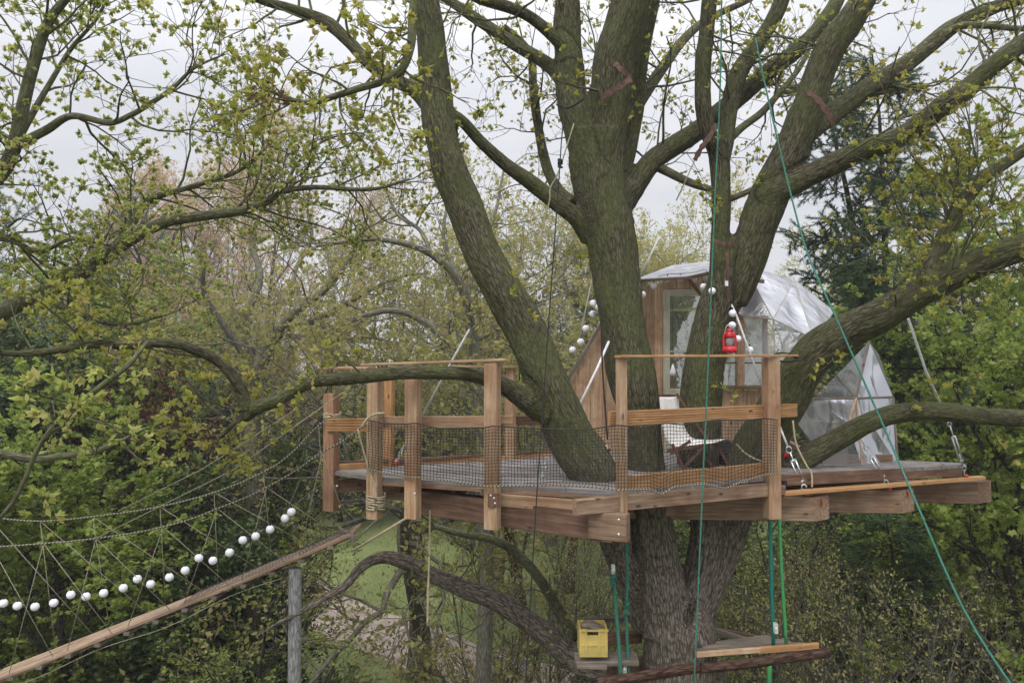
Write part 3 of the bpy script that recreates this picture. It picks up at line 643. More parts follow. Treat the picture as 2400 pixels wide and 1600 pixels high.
mu2 = limb([(1340, 150, 40, 7.1), (1310, 100, 32, 7.0), (1250, 45, 30, 6.9), (1200, 20, 28, 6.8), (1130, 0, 26, 6.7), (1080, -20, 22, 6.7)])
mu3 = limb([(1345, 480, 34, 7.1), (1305, 440, 28, 7.4), (1275, 370, 26, 7.6), (1260, 290, 24, 7.7), (1250, 210, 22, 7.8), (1240, 120, 18, 8), (1180, 60, 14, 8)])
mr = limb([(1440, 500, 70, 7), (1478, 450, 56, 7.05), (1530, 378, 52, 7.1), (1608, 326, 50, 7.2), (1685, 265, 46, 7.35), (1787, 180, 44, 7.5), (1880, 105, 40, 7.6), (1945, 30, 36, 7.7), (1980, -40, 32, 7.8)])
mr2 = limb([(1520, 380, 26, 7.1), (1560, 400, 22, 7.1), (1608, 424, 20, 7.1), (1650, 440, 16, 7.0), (1690, 445, 14, 7.0)], 4)
m3 = limb([(1612, 1450, 92, 7.0), (1645, 1330, 82, 7.0), (1658, 1220, 84, 7.0), (1636, 1095, 96, 7.0), (1640, 980, 98, 7.0), (1650, 866, 96, 7.0), (1672, 760, 96, 7.0), (1695, 690, 94, 7.0), (1720, 640, 90, 7.0)])
m3a = limb([(1672, 740, 60, 6.95), (1685, 640, 50, 6.95), (1690, 510, 46, 6.95), (1688, 400, 50, 7), (1682, 330, 48, 7)])
m3l = limb([(1688, 370, 40, 7), (1665, 320, 40, 6.9), (1648, 250, 40, 6.85), (1646, 150, 40, 6.8), (1655, 80, 38, 6.8), (1664, 0, 38, 6.75), (1670, -100, 34, 6.7)])
m3r = limb([(1690, 380, 44, 7), (1705, 300, 44, 7.05), (1712, 240, 44, 7.1), (1735, 165, 42, 7.15), (1785, 90, 40, 7.2), (1825, 20, 38, 7.2), (1850, -60, 34, 7.2)])
m3s = limb([(1705, 330, 22, 7.05), (1740, 298, 18, 7.1), (1787, 262, 17, 7.2), (1838, 204, 14, 7.3), (1878, 153, 12, 7.4), (1900, 100, 9, 7.5)])
m3t = limb([(1700, 470, 16, 7), (1740, 455, 14, 6.9), (1770, 440, 12, 6.9), (1800, 425, 10, 6.8)], 4)
m3b = limb([(1705, 700, 92, 7.0), (1735, 640, 90, 6.95), (1772, 540, 90, 6.9), (1812, 440, 92, 6.85), (1850, 360, 86, 6.8), (1885, 280, 80, 6.75), (1915, 190, 76, 6.7), (1950, 110, 72, 6.65), (1990, 50, 68, 6.6), (2030, -10, 62, 6.6), (2080, -80, 54, 6.6)])
mb1 = limb([(1800, 460, 64, 6.8), (1850, 436, 58, 6.75), (1914, 404, 54, 6.7), (2016, 357, 52, 6.6), (2090, 330, 52, 6.5), (2144, 300, 52, 6.5), (2210, 250, 50, 6.4), (2271, 205, 48, 6.4), (2340, 145, 46, 6.3), (2400, 100, 44, 6.3), (2500, 40, 40, 6.2)])
mb2 = limb([(1890, 310, 60, 6.8), (1940, 275, 50, 6.95), (2016, 219, 46, 7.1), (2118, 153, 42, 7.3), (2180, 105, 40, 7.4), (2240, 60, 38, 7.5), (2322, 22, 34, 7.6), (2400, -5, 30, 7.7), (2480, -30, 26, 7.8)])
mb3 = limb([(2200, 90, 22, 7.4), (2250, 62, 18, 7.3), (2310, 60, 16, 7.2), (2370, 66, 14, 7.1), (2430, 70, 12, 7)], 5)
mb4 = limb([(1985, 240, 20, 7.1), (2050, 220, 16, 7.2), (2120, 205, 12, 7.3), (2170, 205, 10, 7.3)], 5)
m4 = limb([(1635, 1430, 84, 7.05), (1684, 1310, 84, 7.05), (1722, 1190, 102, 7.0), (1765, 1080, 118, 6.9), (1810, 990, 110, 6.8), (1862, 895, 102, 6.7), (1915, 825, 96, 6.55), (1985, 775, 86, 6.4), (2060, 740, 78, 6.2), (2120, 706, 74, 6.1), (2180, 672, 72, 6.0), (2240, 640, 72, 5.9), (2330, 600, 68, 5.8), (2420, 572, 62, 5.7), (2540, 540, 56, 5.6)])
m4b = limb([(2150, 690, 50, 6.05), (2200, 580, 44, 6.1), (2240, 500, 40, 6.1), (2290, 430, 36, 6.1), (2360, 380, 32, 6.1), (2430, 330, 28, 6.1)])
m5 = limb([(1740, 1180, 80, 7.05), (1830, 1108, 60, 6.95), (1895, 1066, 56, 6.85), (1968, 1028, 52, 6.75), (2035, 992, 50, 6.65), (2100, 970, 46, 6.6), (2170, 963, 46, 6.55), (2226, 966, 46, 6.5), (2300, 974, 44, 6.5), (2400, 980, 42, 6.5), (2500, 985, 38, 6.5)])
ml = limb([(1270, 960, 70, 6.2), (1215, 925, 48, 6.1), (1170, 897, 40, 6.0), (1110, 880, 36, 5.9), (1050, 874, 34, 5.8), (960, 872, 33, 5.75), (880, 880, 33, 5.7), (800, 888, 32, 5.65), (735, 895, 32, 5.6), (690, 915, 32, 5.6), (650, 940, 32, 5.6), (600, 955, 36, 5.6), (565, 985, 26, 5.6), (530, 1010, 16, 5.6), (505, 1040, 10, 5.6)])
ml2 = limb([(600, 965, 30, 5.6), (572, 950, 32, 5.6), (568, 920, 30, 5.6), (545, 880, 28, 5.55), (510, 845, 27, 5.5), (470, 825, 27, 5.4), (425, 808, 26, 5.3), (370, 803, 26, 5.2), (300, 808, 24, 5.1), (220, 808, 24, 5.0), (140, 820, 24, 4.9), (60, 828, 20, 4.8), (-20, 824, 16, 4.7), (-120, 815, 12, 4.6)])
mw = limb([(1560, 1590, 90, 7.1), (1440, 1570, 70, 7.2), (1345, 1540, 62, 7.3), (1290, 1495, 58, 7.3), (1230, 1450, 54, 7.3), (1160, 1405, 50, 7.2), (1090, 1380, 44, 7.1), (1020, 1350, 40, 7.0), (960, 1320, 36, 6.9), (900, 1305, 30, 6.8), (850, 1325, 26, 6.7), (810, 1370, 22, 6.6), (760, 1400, 18, 6.5), (700, 1435, 15, 6.4), (650, 1460, 11, 6.3), (600, 1490, 7, 6.2)])
mw2 = limb([(1345, 1500, 30, 7.6), (1310, 1430, 26, 7.8), (1260, 1350, 24, 7.9), (1215, 1300, 22, 8), (1160, 1265, 20, 8), (1080, 1250, 16, 8), (1010, 1230, 12, 8)])
mc = limb([(975, -40, 24, 4.6), (968, 40, 22, 4.6), (962, 110, 21, 4.6), (940, 165, 20, 4.6), (895, 192, 18, 4.6), (840, 208, 17, 4.6), (790, 224, 15, 4.6), (740, 240, 13, 4.6), (700, 238, 11, 4.6), (650, 220, 8, 4.6), (610, 205, 5, 4.6)])
thick = [trunkpath, m2, m2l, m2r, m2k, m1, m1a, mx, mu1, mu2, mu3, mr, m3, m3a, m3l, m3r, m3b, mb1, mb2, m4, m4b, m5, ml, ml2, mw]
thin = [m2q, mr2, m3s, m3t, mb3, mb4, mw2, mc]
BUTT = spline([(base_.x + .05, base_.y, .9, .32), (base_.x + .5, base_.y - .3, .2, .16), (base_.x + 1.0, base_.y - .6, -.2, .06)], 5)
def big_tree():
    wd = Wood()
    for p in thick + [BUTT]:
        q = np.vstack([p[:1], p, p[-1:]]).copy(); q[0, 3] = .002; q[-1, 3] = .002
        d = q[1, :3] - q[2, :3]
        wd.add(q[:, :3], q[:, 3], 20)
    me = wd.mesh('raw'); tmp = bpy.data.objects.new('raw', me); S.collection.objects.link(tmp)
    # close ends
    bm = bmesh.new(); bm.from_mesh(me); bmesh.ops.remove_doubles(bm, verts=bm.verts[:], dist=.0005)
    bmesh.ops.holes_fill(bm, edges=bm.edges[:], sides=0); bm.to_mesh(me); bm.free()
    md = tmp.modifiers.new('r', 'REMESH'); md.mode = 'VOXEL'; md.voxel_size = .018
    sm = tmp.modifiers.new('s', 'SMOOTH'); sm.iterations = 4; sm.factor = .5
    dg = bpy.context.evaluated_depsgraph_get(); res = bpy.data.meshes.new_from_object(tmp.evaluated_get(dg))
    bpy.data.objects.remove(tmp)
    # bark coordinates from the nearest centre line
    samp = []; off = 0
    for p in thick + [BUTT]:
        seg = np.linalg.norm(np.diff(p[:, :3], axis=0), axis=1); al = np.concatenate([[0], np.cumsum(seg)]) + off
        T = unit(np.gradient(p[:, :3], axis=0)); 
        m = unit((p[-1, :3] - p[0, :3])[None])[0]; ref = np.array([1., .2, 0]) if abs(m[2]) > .75 else np.array([0, .1, 1.])
        for i in range(len(p) - 1):
            k = max(1, int(seg[i] / .012))
            for j in range(k):
                f = j / k; samp.append((p[i] * (1 - f) + p[i + 1] * f, al[i] * (1 - f) + al[i + 1] * f, T[i] * (1 - f) + T[i + 1] * f, ref))
        off += 7.3
    n = len(res.vertices); co_ = np.empty(n * 3, dtype=np.float32); res.vertices.foreach_get('co', co_); co_ = co_.reshape(-1, 3)
    C4 = np.array([s_[0] for s_ in samp]); 
    # signed distance to tube skin, in chunks
    best = np.empty(n, dtype=int)
    kd = kdtree.KDTree(len(samp))
    for i, s_ in enumerate(samp): kd.insert(s_[0][:3], i)
    kd.balance()
    for i in range(n):
        bb = 1e9; bi = 0
        for c_, ix, dd in kd.find_n(co_[i], 4):
            v = abs(dd - C4[ix, 3])
            if v < bb: bb = v; bi = ix
        best[i] = bi
    AL = np.array([s_[1] for s_ in samp])[best]; TT = np.array([s_[2] for s_ in samp])[best]; RF = np.array([s_[3] for s_ in samp])[best]
    A = unit(np.cross(TT, RF)); B = np.cross(TT, A); rel = co_ - C4[best, :3]
    al = AL + np.sum(rel * TT, axis=1); x = np.sum(rel * A, axis=1); y = np.sum(rel * B, axis=1)
    bark = np.stack([x, y, al], axis=1)
    nr = np.empty(n * 3, dtype=np.float32); res.vertices.foreach_get('normal', nr); nr = nr.reshape(-1, 3)
    dsp = np.empty(n)
    nf = noise.noise
    for i in range(n):
        a_, b_, c_ = bark[i]
        dsp[i] = -abs(nf((a_ * 13, b_ * 13, c_ * 2.2))) * .022 + nf((a_ * 5, b_ * 5, c_ * 2.5)) * .018
    rr = C4[best, 3]; co2 = co_ + nr * (dsp * np.clip(rr / .12, .25, 1))[:, None]
    res.vertices.foreach_set('co', co2.ravel().astype(np.float32))
    at = res.attributes.new('bark', 'FLOAT_VECTOR', 'POINT'); at.data.foreach_set('vector', bark.astype(np.float32).ravel())
    res.polygons.foreach_set('use_smooth', np.ones(len(res.polygons), dtype=bool))
    res.update(); return res
root = thing('oak_tree', 'huge many stemmed oak carrying the timber platform and hut', 'tree', (base_.x, base_.y, 0))
bt = big_tree(); bt.transform(Matrix.Translation((-base_.x, -base_.y, 0))); link('trunk', bt, M['oak_bark'], root)
off = np.array(root.location)
def leafy(paths, dens, lens, rng, wd, lv, leafsize, tpl, perleaf=5, sub=(5, 4), t0=.15, wander=.2, upb=.02, rmax=.02, rad_ok=None, cull=None, dirbias=None):
    """twigs in three orders along the given limb paths, with leaf clusters at the ends"""
    Pp = []; Dd = []; Rr = []
    for p in paths:
        seg = np.linalg.norm(np.diff(p[:, :3], axis=0), axis=1); Lt = seg.sum(); n = max(1, int(Lt * dens))
        cs = np.concatenate([[0], np.cumsum(seg)])
        for t_ in rng.uniform(t0, 1, n) * Lt:
            i = min(np.searchsorted(cs, t_) - 1, len(seg) - 1); i = max(i, 0); f = (t_ - cs[i]) / max(seg[i], 1e-6)
            Pp.append(p[i, :3] * (1 - f) + p[i + 1, :3] * f); Dd.append(unit(p[i + 1, :3] - p[i, :3])); Rr.append(p[i, 3])
    Pp = np.array(Pp); Dd = np.array(Dd); Rr = np.array(Rr); N = len(Pp)
    d1 = perp_rand(Dd, np.radians(rng.uniform(35, 85, N)), rng)
    if dirbias is not None: d1 = unit(d1 + np.array(dirbias))
    L = rng.uniform(.4, 1, N) * lens
    r = np.minimum(Rr * .5, .004 + L * .009); r = np.minimum(r, rmax)
    p1, r1 = shoots(Pp, d1, L, r, r * .35, 7, wander, upb, rng); wd.add(p1, r1, 5)
    a, d, rr, _ = pick(p1, r1, sub[0], .2, rng); d2 = perp_rand(d, np.radians(rng.uniform(25, 65, len(a))), rng)
    L2 = rng.uniform(.3, 1, len(a)) * lens * .42; r2 = np.minimum(rr * .8, .0045)
    p2, r2 = shoots(a, d2, L2, r2, r2 * .5, 4, wander * 1.1, upb, rng); wd.add(p2, r2, 3)
    a, d, rr, _ = pick(p2, r2, sub[1], .25, rng); d3 = perp_rand(d, np.radians(rng.uniform(20, 60, len(a))), rng)
    L3 = rng.uniform(.3, 1, len(a)) * lens * .14; r3 = np.full(len(a), .0020)
    p3, r3 = shoots(a, d3, L3, r3, r3 * .7, 2, wander, upb, rng); wd.add(p3, r3, 3)
    e = p3[:, -1]; ed = unit(p3[:, -1] - p3[:, -2]); keep = rng.rand(len(e)) < .85
    e, ed = e[keep], ed[keep]; k = perleaf; n = len(e)
    c = np.repeat(e, k, 0); dd = unit(np.repeat(ed, k, 0) + rng.randn(n * k, 3) * .75)
    tt = np.clip(np.repeat(rng.rand(n), k) * .7 + rng.rand(n * k) * .3, 0, 1)
    sz = leafsize * np.repeat(rng.uniform(.6, 1.3, n), k) * rng.uniform(.7, 1.2, n * k)
    tp, fc = {'oak': (OAK, OAKF), 'kite': (KITE, KITEF), 'maple': (MAPLE, MAPLEF)}[tpl]
    lv.add(c, dd, sz, tp, fc, rng, tt, flat=.2)
rng = np.random.RandomState(4); wd = Wood(); lv = Leaves()
for p in thin: wd.add(p[:, :3], p[:, 3], 9)
up_paths = [m2l, m2r, m2k, m2q, m1[70:], m1a, mu1, mu2, mu3, mr, m3l, m3r, m3s, m3b[24:], mb1, mb2, mb3, mb4]
leafy(up_paths, 3.6, 1.25, rng, wd, lv, .046, 'kite', 5, (5, 4))
leafy([m1[30:], m2[30:], mx, m3a, m3, mr2, m3t, m4[20:40]], .9, .55, rng, wd, lv, .055, 'kite', 5, (3, 3))
leafy([m4[44:], m4b], 10, 1.05, rng, wd, lv, .040, 'kite', 10, (7, 4), dirbias=(-.1, -.1, .55))
leafy([ml[30:], ml2], 6.5, .6, rng, wd, lv, .055, 'kite', 6, (5, 3), dirbias=(0, 0, .2))
leafy([m5[24:]], 2.0, .5, rng, wd, lv, .055, 'kite', 5, (3, 3))
leafy([mc], 14, .6, rng, wd, lv, .05, 'kite', 7, (5, 3))
leafy([mw, mw2], 2.2, 1.1, rng, wd, lv, .05, 'kite', 2, (5, 3))
link('branches', wd.mesh('branches', off), M['limb_bark'], root)
tag(link('crown', lv.mesh('crown', off), M['oak_leaf'], root), kind='stuff')
dl = Leaves(); c0 = np.array(P(620, 235, 4.6)); dl.add(c0 + RNG.randn(26, 3) * [.08, .05, .025], RNG.randn(26, 3) + [1, 0, 0], np.full(26, .07), OAK, OAKF, RNG)
tag(link('dead_leaf_clump', dl.mesh('dead_leaf_clump', off), M['dead_leaf'], root), kind='stuff')

# ------------------------------------------------------------------ neighbouring oak reaching in from the left
b0 = limb([(-520, 1500, 60, 7.5), (-440, 1000, 60, 7.2), (-330, 700, 52, 6.8), (-160, 520, 44, 6.4), (-60, 450, 38, 6.2), (0, 408, 34, 6.1), (32, 347, 32, 6.0), (56, 240, 28, 6.0), (78, 153, 26, 6.0), (112, 55, 22, 6.0), (160, -10, 18, 6.0), (220, -90, 14, 6)])
b0[0, 2] = -.3
b2 = limb([(30, 345, 24, 6.0), (107, 306, 20, 6.0), (168, 272, 16, 5.9), (255, 288, 14, 5.9), (306, 270, 13, 5.9), (357, 240, 12, 5.9), (408, 204, 10, 5.9), (455, 160, 7, 5.9), (520, 130, 4, 6)])
b3 = limb([(-330, 840, 48, 7.2), (-180, 820, 44, 7.2), (-60, 770, 42, 7.1), (60, 700, 40, 7.0), (150, 665, 38, 7.0), (204, 632, 34, 7.0), (245, 604, 32, 7.0), (306, 561, 30, 7.0), (383, 522, 27, 7.0), (459, 508, 24, 7.0), (561, 495, 21, 7.0), (622, 474, 18, 7.0), (663, 449, 15, 7.0), (740, 439, 12, 7.0), (867, 444, 9, 7.0), (960, 420, 5, 7.0)])
b4 = limb([(245, 604, 20, 7), (300, 540, 18, 7.2), (350, 470, 16, 7.3), (440, 440, 12, 7.4), (560, 400, 9, 7.5), (640, 330, 6, 7.6)])
b5 = limb([(-100, 1050, 20, 5.2), (0, 1062, 18, 5.2), (80, 1076, 18, 5.2), (150, 1068, 16, 5.2), (230, 1055, 14, 5.2), (290, 1030, 10, 5.2), (335, 1005, 6, 5.2)])
b6 = limb([(345, 800, 6, 3.9), (300, 855, 13, 3.8), (230, 910, 13, 3.8), (150, 975, 12, 3.8), (95, 1040, 11, 3.8), (60, 1120, 10, 3.8), (20, 1190, 9, 3.8), (-60, 1270, 9, 3.8)])[::-1]
b7 = limb([(40, 330, 18, 6.1), (120, 190, 12, 6.3), (170, 110, 10, 6.4), (230, 40, 7, 6.5), (260, -30, 5, 6.5)])
b8 = limb([(663, 449, 9, 7.0), (700, 380, 7, 7.1), (760, 330, 5, 7.2), (830, 310, 4, 7.3)])
b9 = limb([(100, 700, 20, 7.0), (200, 740, 16, 6.7), (60, 800, 10, 6.4), (0, 900, 8, 6.2)][:2] + [(290, 760, 10, 6.6), (380, 740, 6, 6.6)])
b10 = limb([(-60, 560, 20, 6.4), (20, 560, 16, 6.3), (90, 590, 12, 6.2), (170, 560, 8, 6.2), (260, 575, 5, 6.2)])
ba = b0[0, :3]
low = spline([(ba[0], ba[1], -.3, .28), (ba[0] + .02, ba[1], 1.2, .2), (ba[0], ba[1], 3, .17), (*b0[6, :3], b0[6, 3])], 6)
rootB = thing('oak_tree', 'neighbouring oak whose fresh green limbs reach in from the left edge', 'tree', (ba[0], ba[1], 0))
offB = np.array(rootB.location); wd = Wood(); lv = Leaves(); rng = np.random.RandomState(9)
allB = [b2, b3, b4, b5, b6, b7, b8, b9, b10]
for p in [b0[6:], low] + allB: wd.add(p[:, :3], p[:, 3], 10)
leafy([b0[20:], b2, b7], 7.5, 1.05, rng, wd, lv, .041, 'kite', 15, (6, 4))
leafy([b3[12:], b4, b8], 8.5, 1.2, rng, wd, lv, .042, 'kite', 15, (6, 4), dirbias=(.1, 0, .15))
leafy([b9, b10], 8, 1.1, rng, wd, lv, .041, 'kite', 15, (6, 4))
leafy([b5, b6], 5, .5, rng, wd, lv, .05, 'kite', 6, (4, 3))
link('trunk', wd.mesh('trunk', offB), M['limb_bark'], rootB)
tag(link('crown', lv.mesh('crown', offB), M['fresh_leaf'], rootB), kind='stuff')

# ------------------------------------------------------------------ the platform
def atz(px, py, z):
    a = P(px, py, 1.0) - Vector((0, 0, CZ)); k = (z - CZ) / a.z
    return Vector((a.x * k, a.y * k, z))
ZD = 7.0
PLA = Vector((1.2, 6.4, ZD))
plat = thing('treehouse_platform', 'timber platform with posts and railings wrapped round the big oak', 'platform', PLA)
deckpoly = [(-1.66, 6.62), (-1.16, 6.26), (.80, 5.56), (2.36, 6.36), (4.40, 7.05), (4.75, 9.9), (.42, 9.9), (.42, 7.62)]
# deck boards run along the front left edge
A = Vector((-1.16, 6.26)); B = Vector((.80, 5.56)); ux = (B - A).normalized(); vy = Vector((-ux.y, ux.x))
def clip(poly, a, n):
    out = []
    for i in range(len(poly)):
        p, q = poly[i], poly[(i + 1) % len(poly)]; dp = (p - a).dot(n); dq = (q - a).dot(n)
        if dp >= 0: out.append(p)
        if (dp >= 0) != (dq >= 0): out.append(p.lerp(q, dp / (dp - dq)))
    return out
def deckboard(cell, z0, z1, mt, name='deck_board'):
    c = sum(cell, Vector((0, 0))) / len(cell)
    ang = math.atan2(ux.y, ux.x)
    rot = Matrix.Rotation(-ang, 2)
    pts = [rot @ (p - c) for p in cell]; n = len(pts)
    me = bpy.data.meshes.new(name)
    V = [(p.x, p.y, z0 - ZD) for p in pts] + [(p.x, p.y, z1 - ZD) for p in pts]
    me.from_pydata(V, [], [[i, (i + 1) % n, n + (i + 1) % n, n + i] for i in range(n)] + [list(range(n))[::-1], list(range(n, 2 * n))]); me.update()
    o = link(name, me, mt, plat); o.location = Vector((c.x, c.y, ZD)) - PLA; o.rotation_euler = (0, 0, ang)
pieces = [[Vector(p) for p in [(-1.66, 6.62), (-1.16, 6.26), (.42, 5.696), (.42, 7.62)]], [Vector(p) for p in [(.424, 5.694), (.80, 5.56), (2.36, 6.36), (4.40, 7.05), (4.38, 7.16), (2.75, 7.62), (2.75, 9.9), (.424, 9.9)]]]
BW = .142
for pi_, pc in enumerate(pieces):
    for i in range(-1, 44):
        a = A + vy * (i * BW + .005); b_ = A + vy * ((i + 1) * BW - .005)
        cell = clip(clip(pc, a, vy), b_, -vy)
        if len(cell) >= 3:
            ar = abs(sum(cell[k].x * cell[(k + 1) % len(cell)].y - cell[(k + 1) % len(cell)].x * cell[k].y for k in range(len(cell)))) / 2
            if ar > .004: deckboard(cell, ZD - .034, ZD + random.uniform(-.002, .002), M['deck'])
def vpost(px, yt, yb, Y, wd_, rot=0, label=None, mt=None, name='post', d=None):
    a = P(px, yt, Y); c = P(px, yb, Y)
    a.x = c.x = (a.x + c.x) / 2
    w_ = W(wd_, Y) if wd_ > 1 else wd_
    me = prism_mesh(name, rectprof(d or w_ * .95, w_, .006), (a - c).length)
    o = link(name, me, mt or M['post'], plat)
    x = Vector((0, 0, 1)); z = Vector((math.cos(rot), math.sin(rot), 0)); y = z.cross(x)
    m_ = Matrix((x, y, z)).transposed().to_4x4(); m_.translation = Vector((c.x, c.y, c.z)) - PLA; o.matrix_local = m_
    if label: o['label'] = label
    return o, a, c
YP = dict(p0=6.22, p1=5.98, p2=5.74, p3=5.52, p4=6.28)
vpost(776, 922, 1195, 6.62, 28, -.3, 'red brown stained post at the prow', M['postred'])
vpost(878, 862, 1214, YP['p0'], 29, -.35, 'pale post with rope wound round its foot')
vpost(968, 856, 1213, YP['p1'], 31, -.35)
vpost(1154, 851, 1238, YP['p2'], 32, -.35)
vpost(1457, 841, 1204, YP['p3'], 21, .55, 'two faced corner post')
vpost(1808, 838, 1213, YP['p4'], 32, .2)
vpost(912, 866, 1095, 6.95, 21, -.3, mt=M['larch'])
vpost(1196, 860, 1078, 7.45, 22, -.3)
# top rails (flat boards on the post heads)
board('top_rail', P(852, 855, 6.2), P(1190, 843, 5.68), .022, .09, M['post'], plat)
board('top_rail', P(752, 862, 6.65), P(870, 862, 6.35), .022, .09, M['post'], plat)
board('top_rail', P(1054, 858, 7.2), P(1330, 862, 7.6), .022, .09, M['post'], plat)
board('top_rail', P(1448, 835, 5.47), P(1862, 833, 6.38), .020, .085, M['larch'], plat)
# middle rails
board('mid_rail', P(768, 996, 6.56), P(864, 996, 6.30), .118, .028, M['larch'], plat, ribs=5, label='ribbed orange rail at the prow')
board('mid_rail', P(880, 989, 6.34), P(1203, 988, 5.86), .100, .026, M['post'], plat)
board('mid_rail', P(1428, 982, 5.55), P(1866, 961, 6.50), .118, .030, M['larch'], plat, ribs=6, label='ribbed orange rail between the corner post and the right post')
board('mid_rail', P(1184, 985, 7.45), P(1290, 985, 7.7), .09, .026, M['beamred'], plat)
# kick boards
board('kick_board', P(783, 1101, 6.66), P(905, 1094, 6.92), .108, .028, M['larch'], plat)
board('kick_board', P(905, 1092, 6.94), P(1290, 1073, 7.62), .090, .028, M['larch'], plat)
board('kick_board', P(1462, 1133, 5.62), P(1808, 1098, 6.36), .116, .028, M['larch'], plat)
board('kick_board', P(786, 1085, 6.70), P(1290, 1060, 7.66), .03, .03, M['beamred'], plat)
# rim and beams
def zb(x, y, z): return Vector((x, y, z))
board('rim_board', zb(-1.18, 6.285, ZD - .052), zb(.86, 5.555, ZD - .052), .032, .05, M['beam'], plat)
r0, r1_ = P(1347, 1188, 5.34), P(1800, 1146, 6.27)
board('rim_beam', r0, r1_, .112, .06, M['beam'], plat)
board('rim_board', P(1174, 1171, 5.86), P(1350, 1186, 5.60), .098, .04, M['post'], plat)
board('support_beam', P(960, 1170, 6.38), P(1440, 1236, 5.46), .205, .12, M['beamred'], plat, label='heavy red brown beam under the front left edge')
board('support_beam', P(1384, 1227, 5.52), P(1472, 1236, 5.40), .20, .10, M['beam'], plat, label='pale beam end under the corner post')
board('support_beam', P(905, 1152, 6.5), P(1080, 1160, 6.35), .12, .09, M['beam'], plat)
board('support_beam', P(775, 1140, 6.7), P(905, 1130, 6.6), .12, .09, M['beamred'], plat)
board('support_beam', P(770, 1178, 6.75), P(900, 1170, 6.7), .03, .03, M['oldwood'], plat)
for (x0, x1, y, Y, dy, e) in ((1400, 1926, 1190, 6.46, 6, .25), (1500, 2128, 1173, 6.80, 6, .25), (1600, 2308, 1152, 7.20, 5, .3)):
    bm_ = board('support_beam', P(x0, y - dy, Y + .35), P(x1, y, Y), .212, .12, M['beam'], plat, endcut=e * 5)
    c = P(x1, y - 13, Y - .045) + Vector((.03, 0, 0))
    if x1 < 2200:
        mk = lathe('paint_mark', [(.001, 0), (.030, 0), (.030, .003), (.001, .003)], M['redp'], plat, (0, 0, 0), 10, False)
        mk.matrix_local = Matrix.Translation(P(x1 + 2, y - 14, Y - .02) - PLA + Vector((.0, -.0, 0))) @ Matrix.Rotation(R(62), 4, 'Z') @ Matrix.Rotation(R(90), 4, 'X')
for k in range(5):
    a = Vector((.3 + k * .75, 6.1 + k * .25 + .2, 6.86)); board('joist', a, a + Vector((.55, 3.0, 0)), .10, .06, M['beamred'], plat)
for k in range(3):
    a = Vector((-1.0 + k * .5, 6.35 - k * .17, 6.90)); board('joist', a, a + Vector((.4, .95, 0)), .10, .05, M['beamred'], plat)
f0, f1 = P(1826, 1125, 6.36), P(2252, 1102, 7.05)
board('fascia_board', f0, f1, .105, .03, M['beamred'], plat)
board('ledge_board', P(1832, 1156, 6.30), P(2302, 1119, 7.12), .034, .075, M['larch'], plat)
board('rim_board', P(1790, 1142, 6.32), P(1840, 1148, 6.28), .08, .05, M['beam'], plat)
# bracket under the corner post
br = board('corner_bracket', P(1457, 1270, 5.42), P(1457, 1203, 5.42), W(30, 5.4), .03, M['beamred'], plat, up=(1, 0, 0))
for (bx, by, Y) in ((1450, 1217, 5.385), (1466, 1217, 5.385), (1450, 1251, 5.385), (1158, 1166, 5.68), (1150, 1160, 5.68), (972, 1156, 5.92), (790, 1138, 6.55), (1160, 1178, 5.68)):
    o = lathe('bolt', [(.001, 0), (.010, 0), (.010, .008), (.006, .012), (.001, .012)], M['bolt'], plat, (0, 0, 0), 8)
    o.matrix_local = Matrix.Translation(P(bx, by, Y) - PLA) @ Matrix.Rotation(R(90), 4, 'X')
board('bolt_plate', P(1158, 1188, 5.675), P(1158, 1156, 5.675), .10, .01, M['beamred'], plat, up=(1, 0, 0))

lf = Leaves(); n = 90; ang_ = RNG.rand(n)
cx_ = np.stack([RNG.uniform(-1.0, 4.2, n), np.zeros(n), np.full(n, ZD + .006)], 1); cx_[:, 1] = 6.25 + RNG.rand(n) * 1.1 + np.maximum(0, cx_[:, 0] - 2) * .35
lf.add(cx_, np.stack([np.cos(ang_ * 6.3), np.sin(ang_ * 6.3), np.full(n, .02)], 1), RNG.uniform(.03, .06, n), OAK, OAKF, RNG, flat=1.0)
tag(link('fallen_leaves', lf.mesh('fallen_leaves'), M['dead_leaf']), kind='stuff', label='brown fallen leaves scattered over the deck boards')
# rope wound round posts
def coil(name, px, y0, y1, Y, r, turns, rr, mt, parent=None, n=16):
    rows = []
    for i in range(int(turns * n) + 1):
        t = i / (turns * n); c = P(px, y0 + (y1 - y0) * t, Y); a = i / n * 2 * math.pi
        rows.append((c.x + r * math.cos(a), c.y + .052 + r * math.sin(a), c.z + .004 * math.sin(i * 1.3), rr))
    return tube(name, rows, mt, parent, 6)
c_ = coil('rope_winding', 878, 1160, 1194, YP['p0'] - .05, .078, 6, .008, M['hemp']); tag(c_, 'pale rope wound in six turns round the foot of a post', 'rope')
c_ = coil('rope_lashing', 775, 968, 978, 6.58, .075, 3, .008, M['hemp']); tag(c_, 'pale rope lashing round the prow post', 'rope')

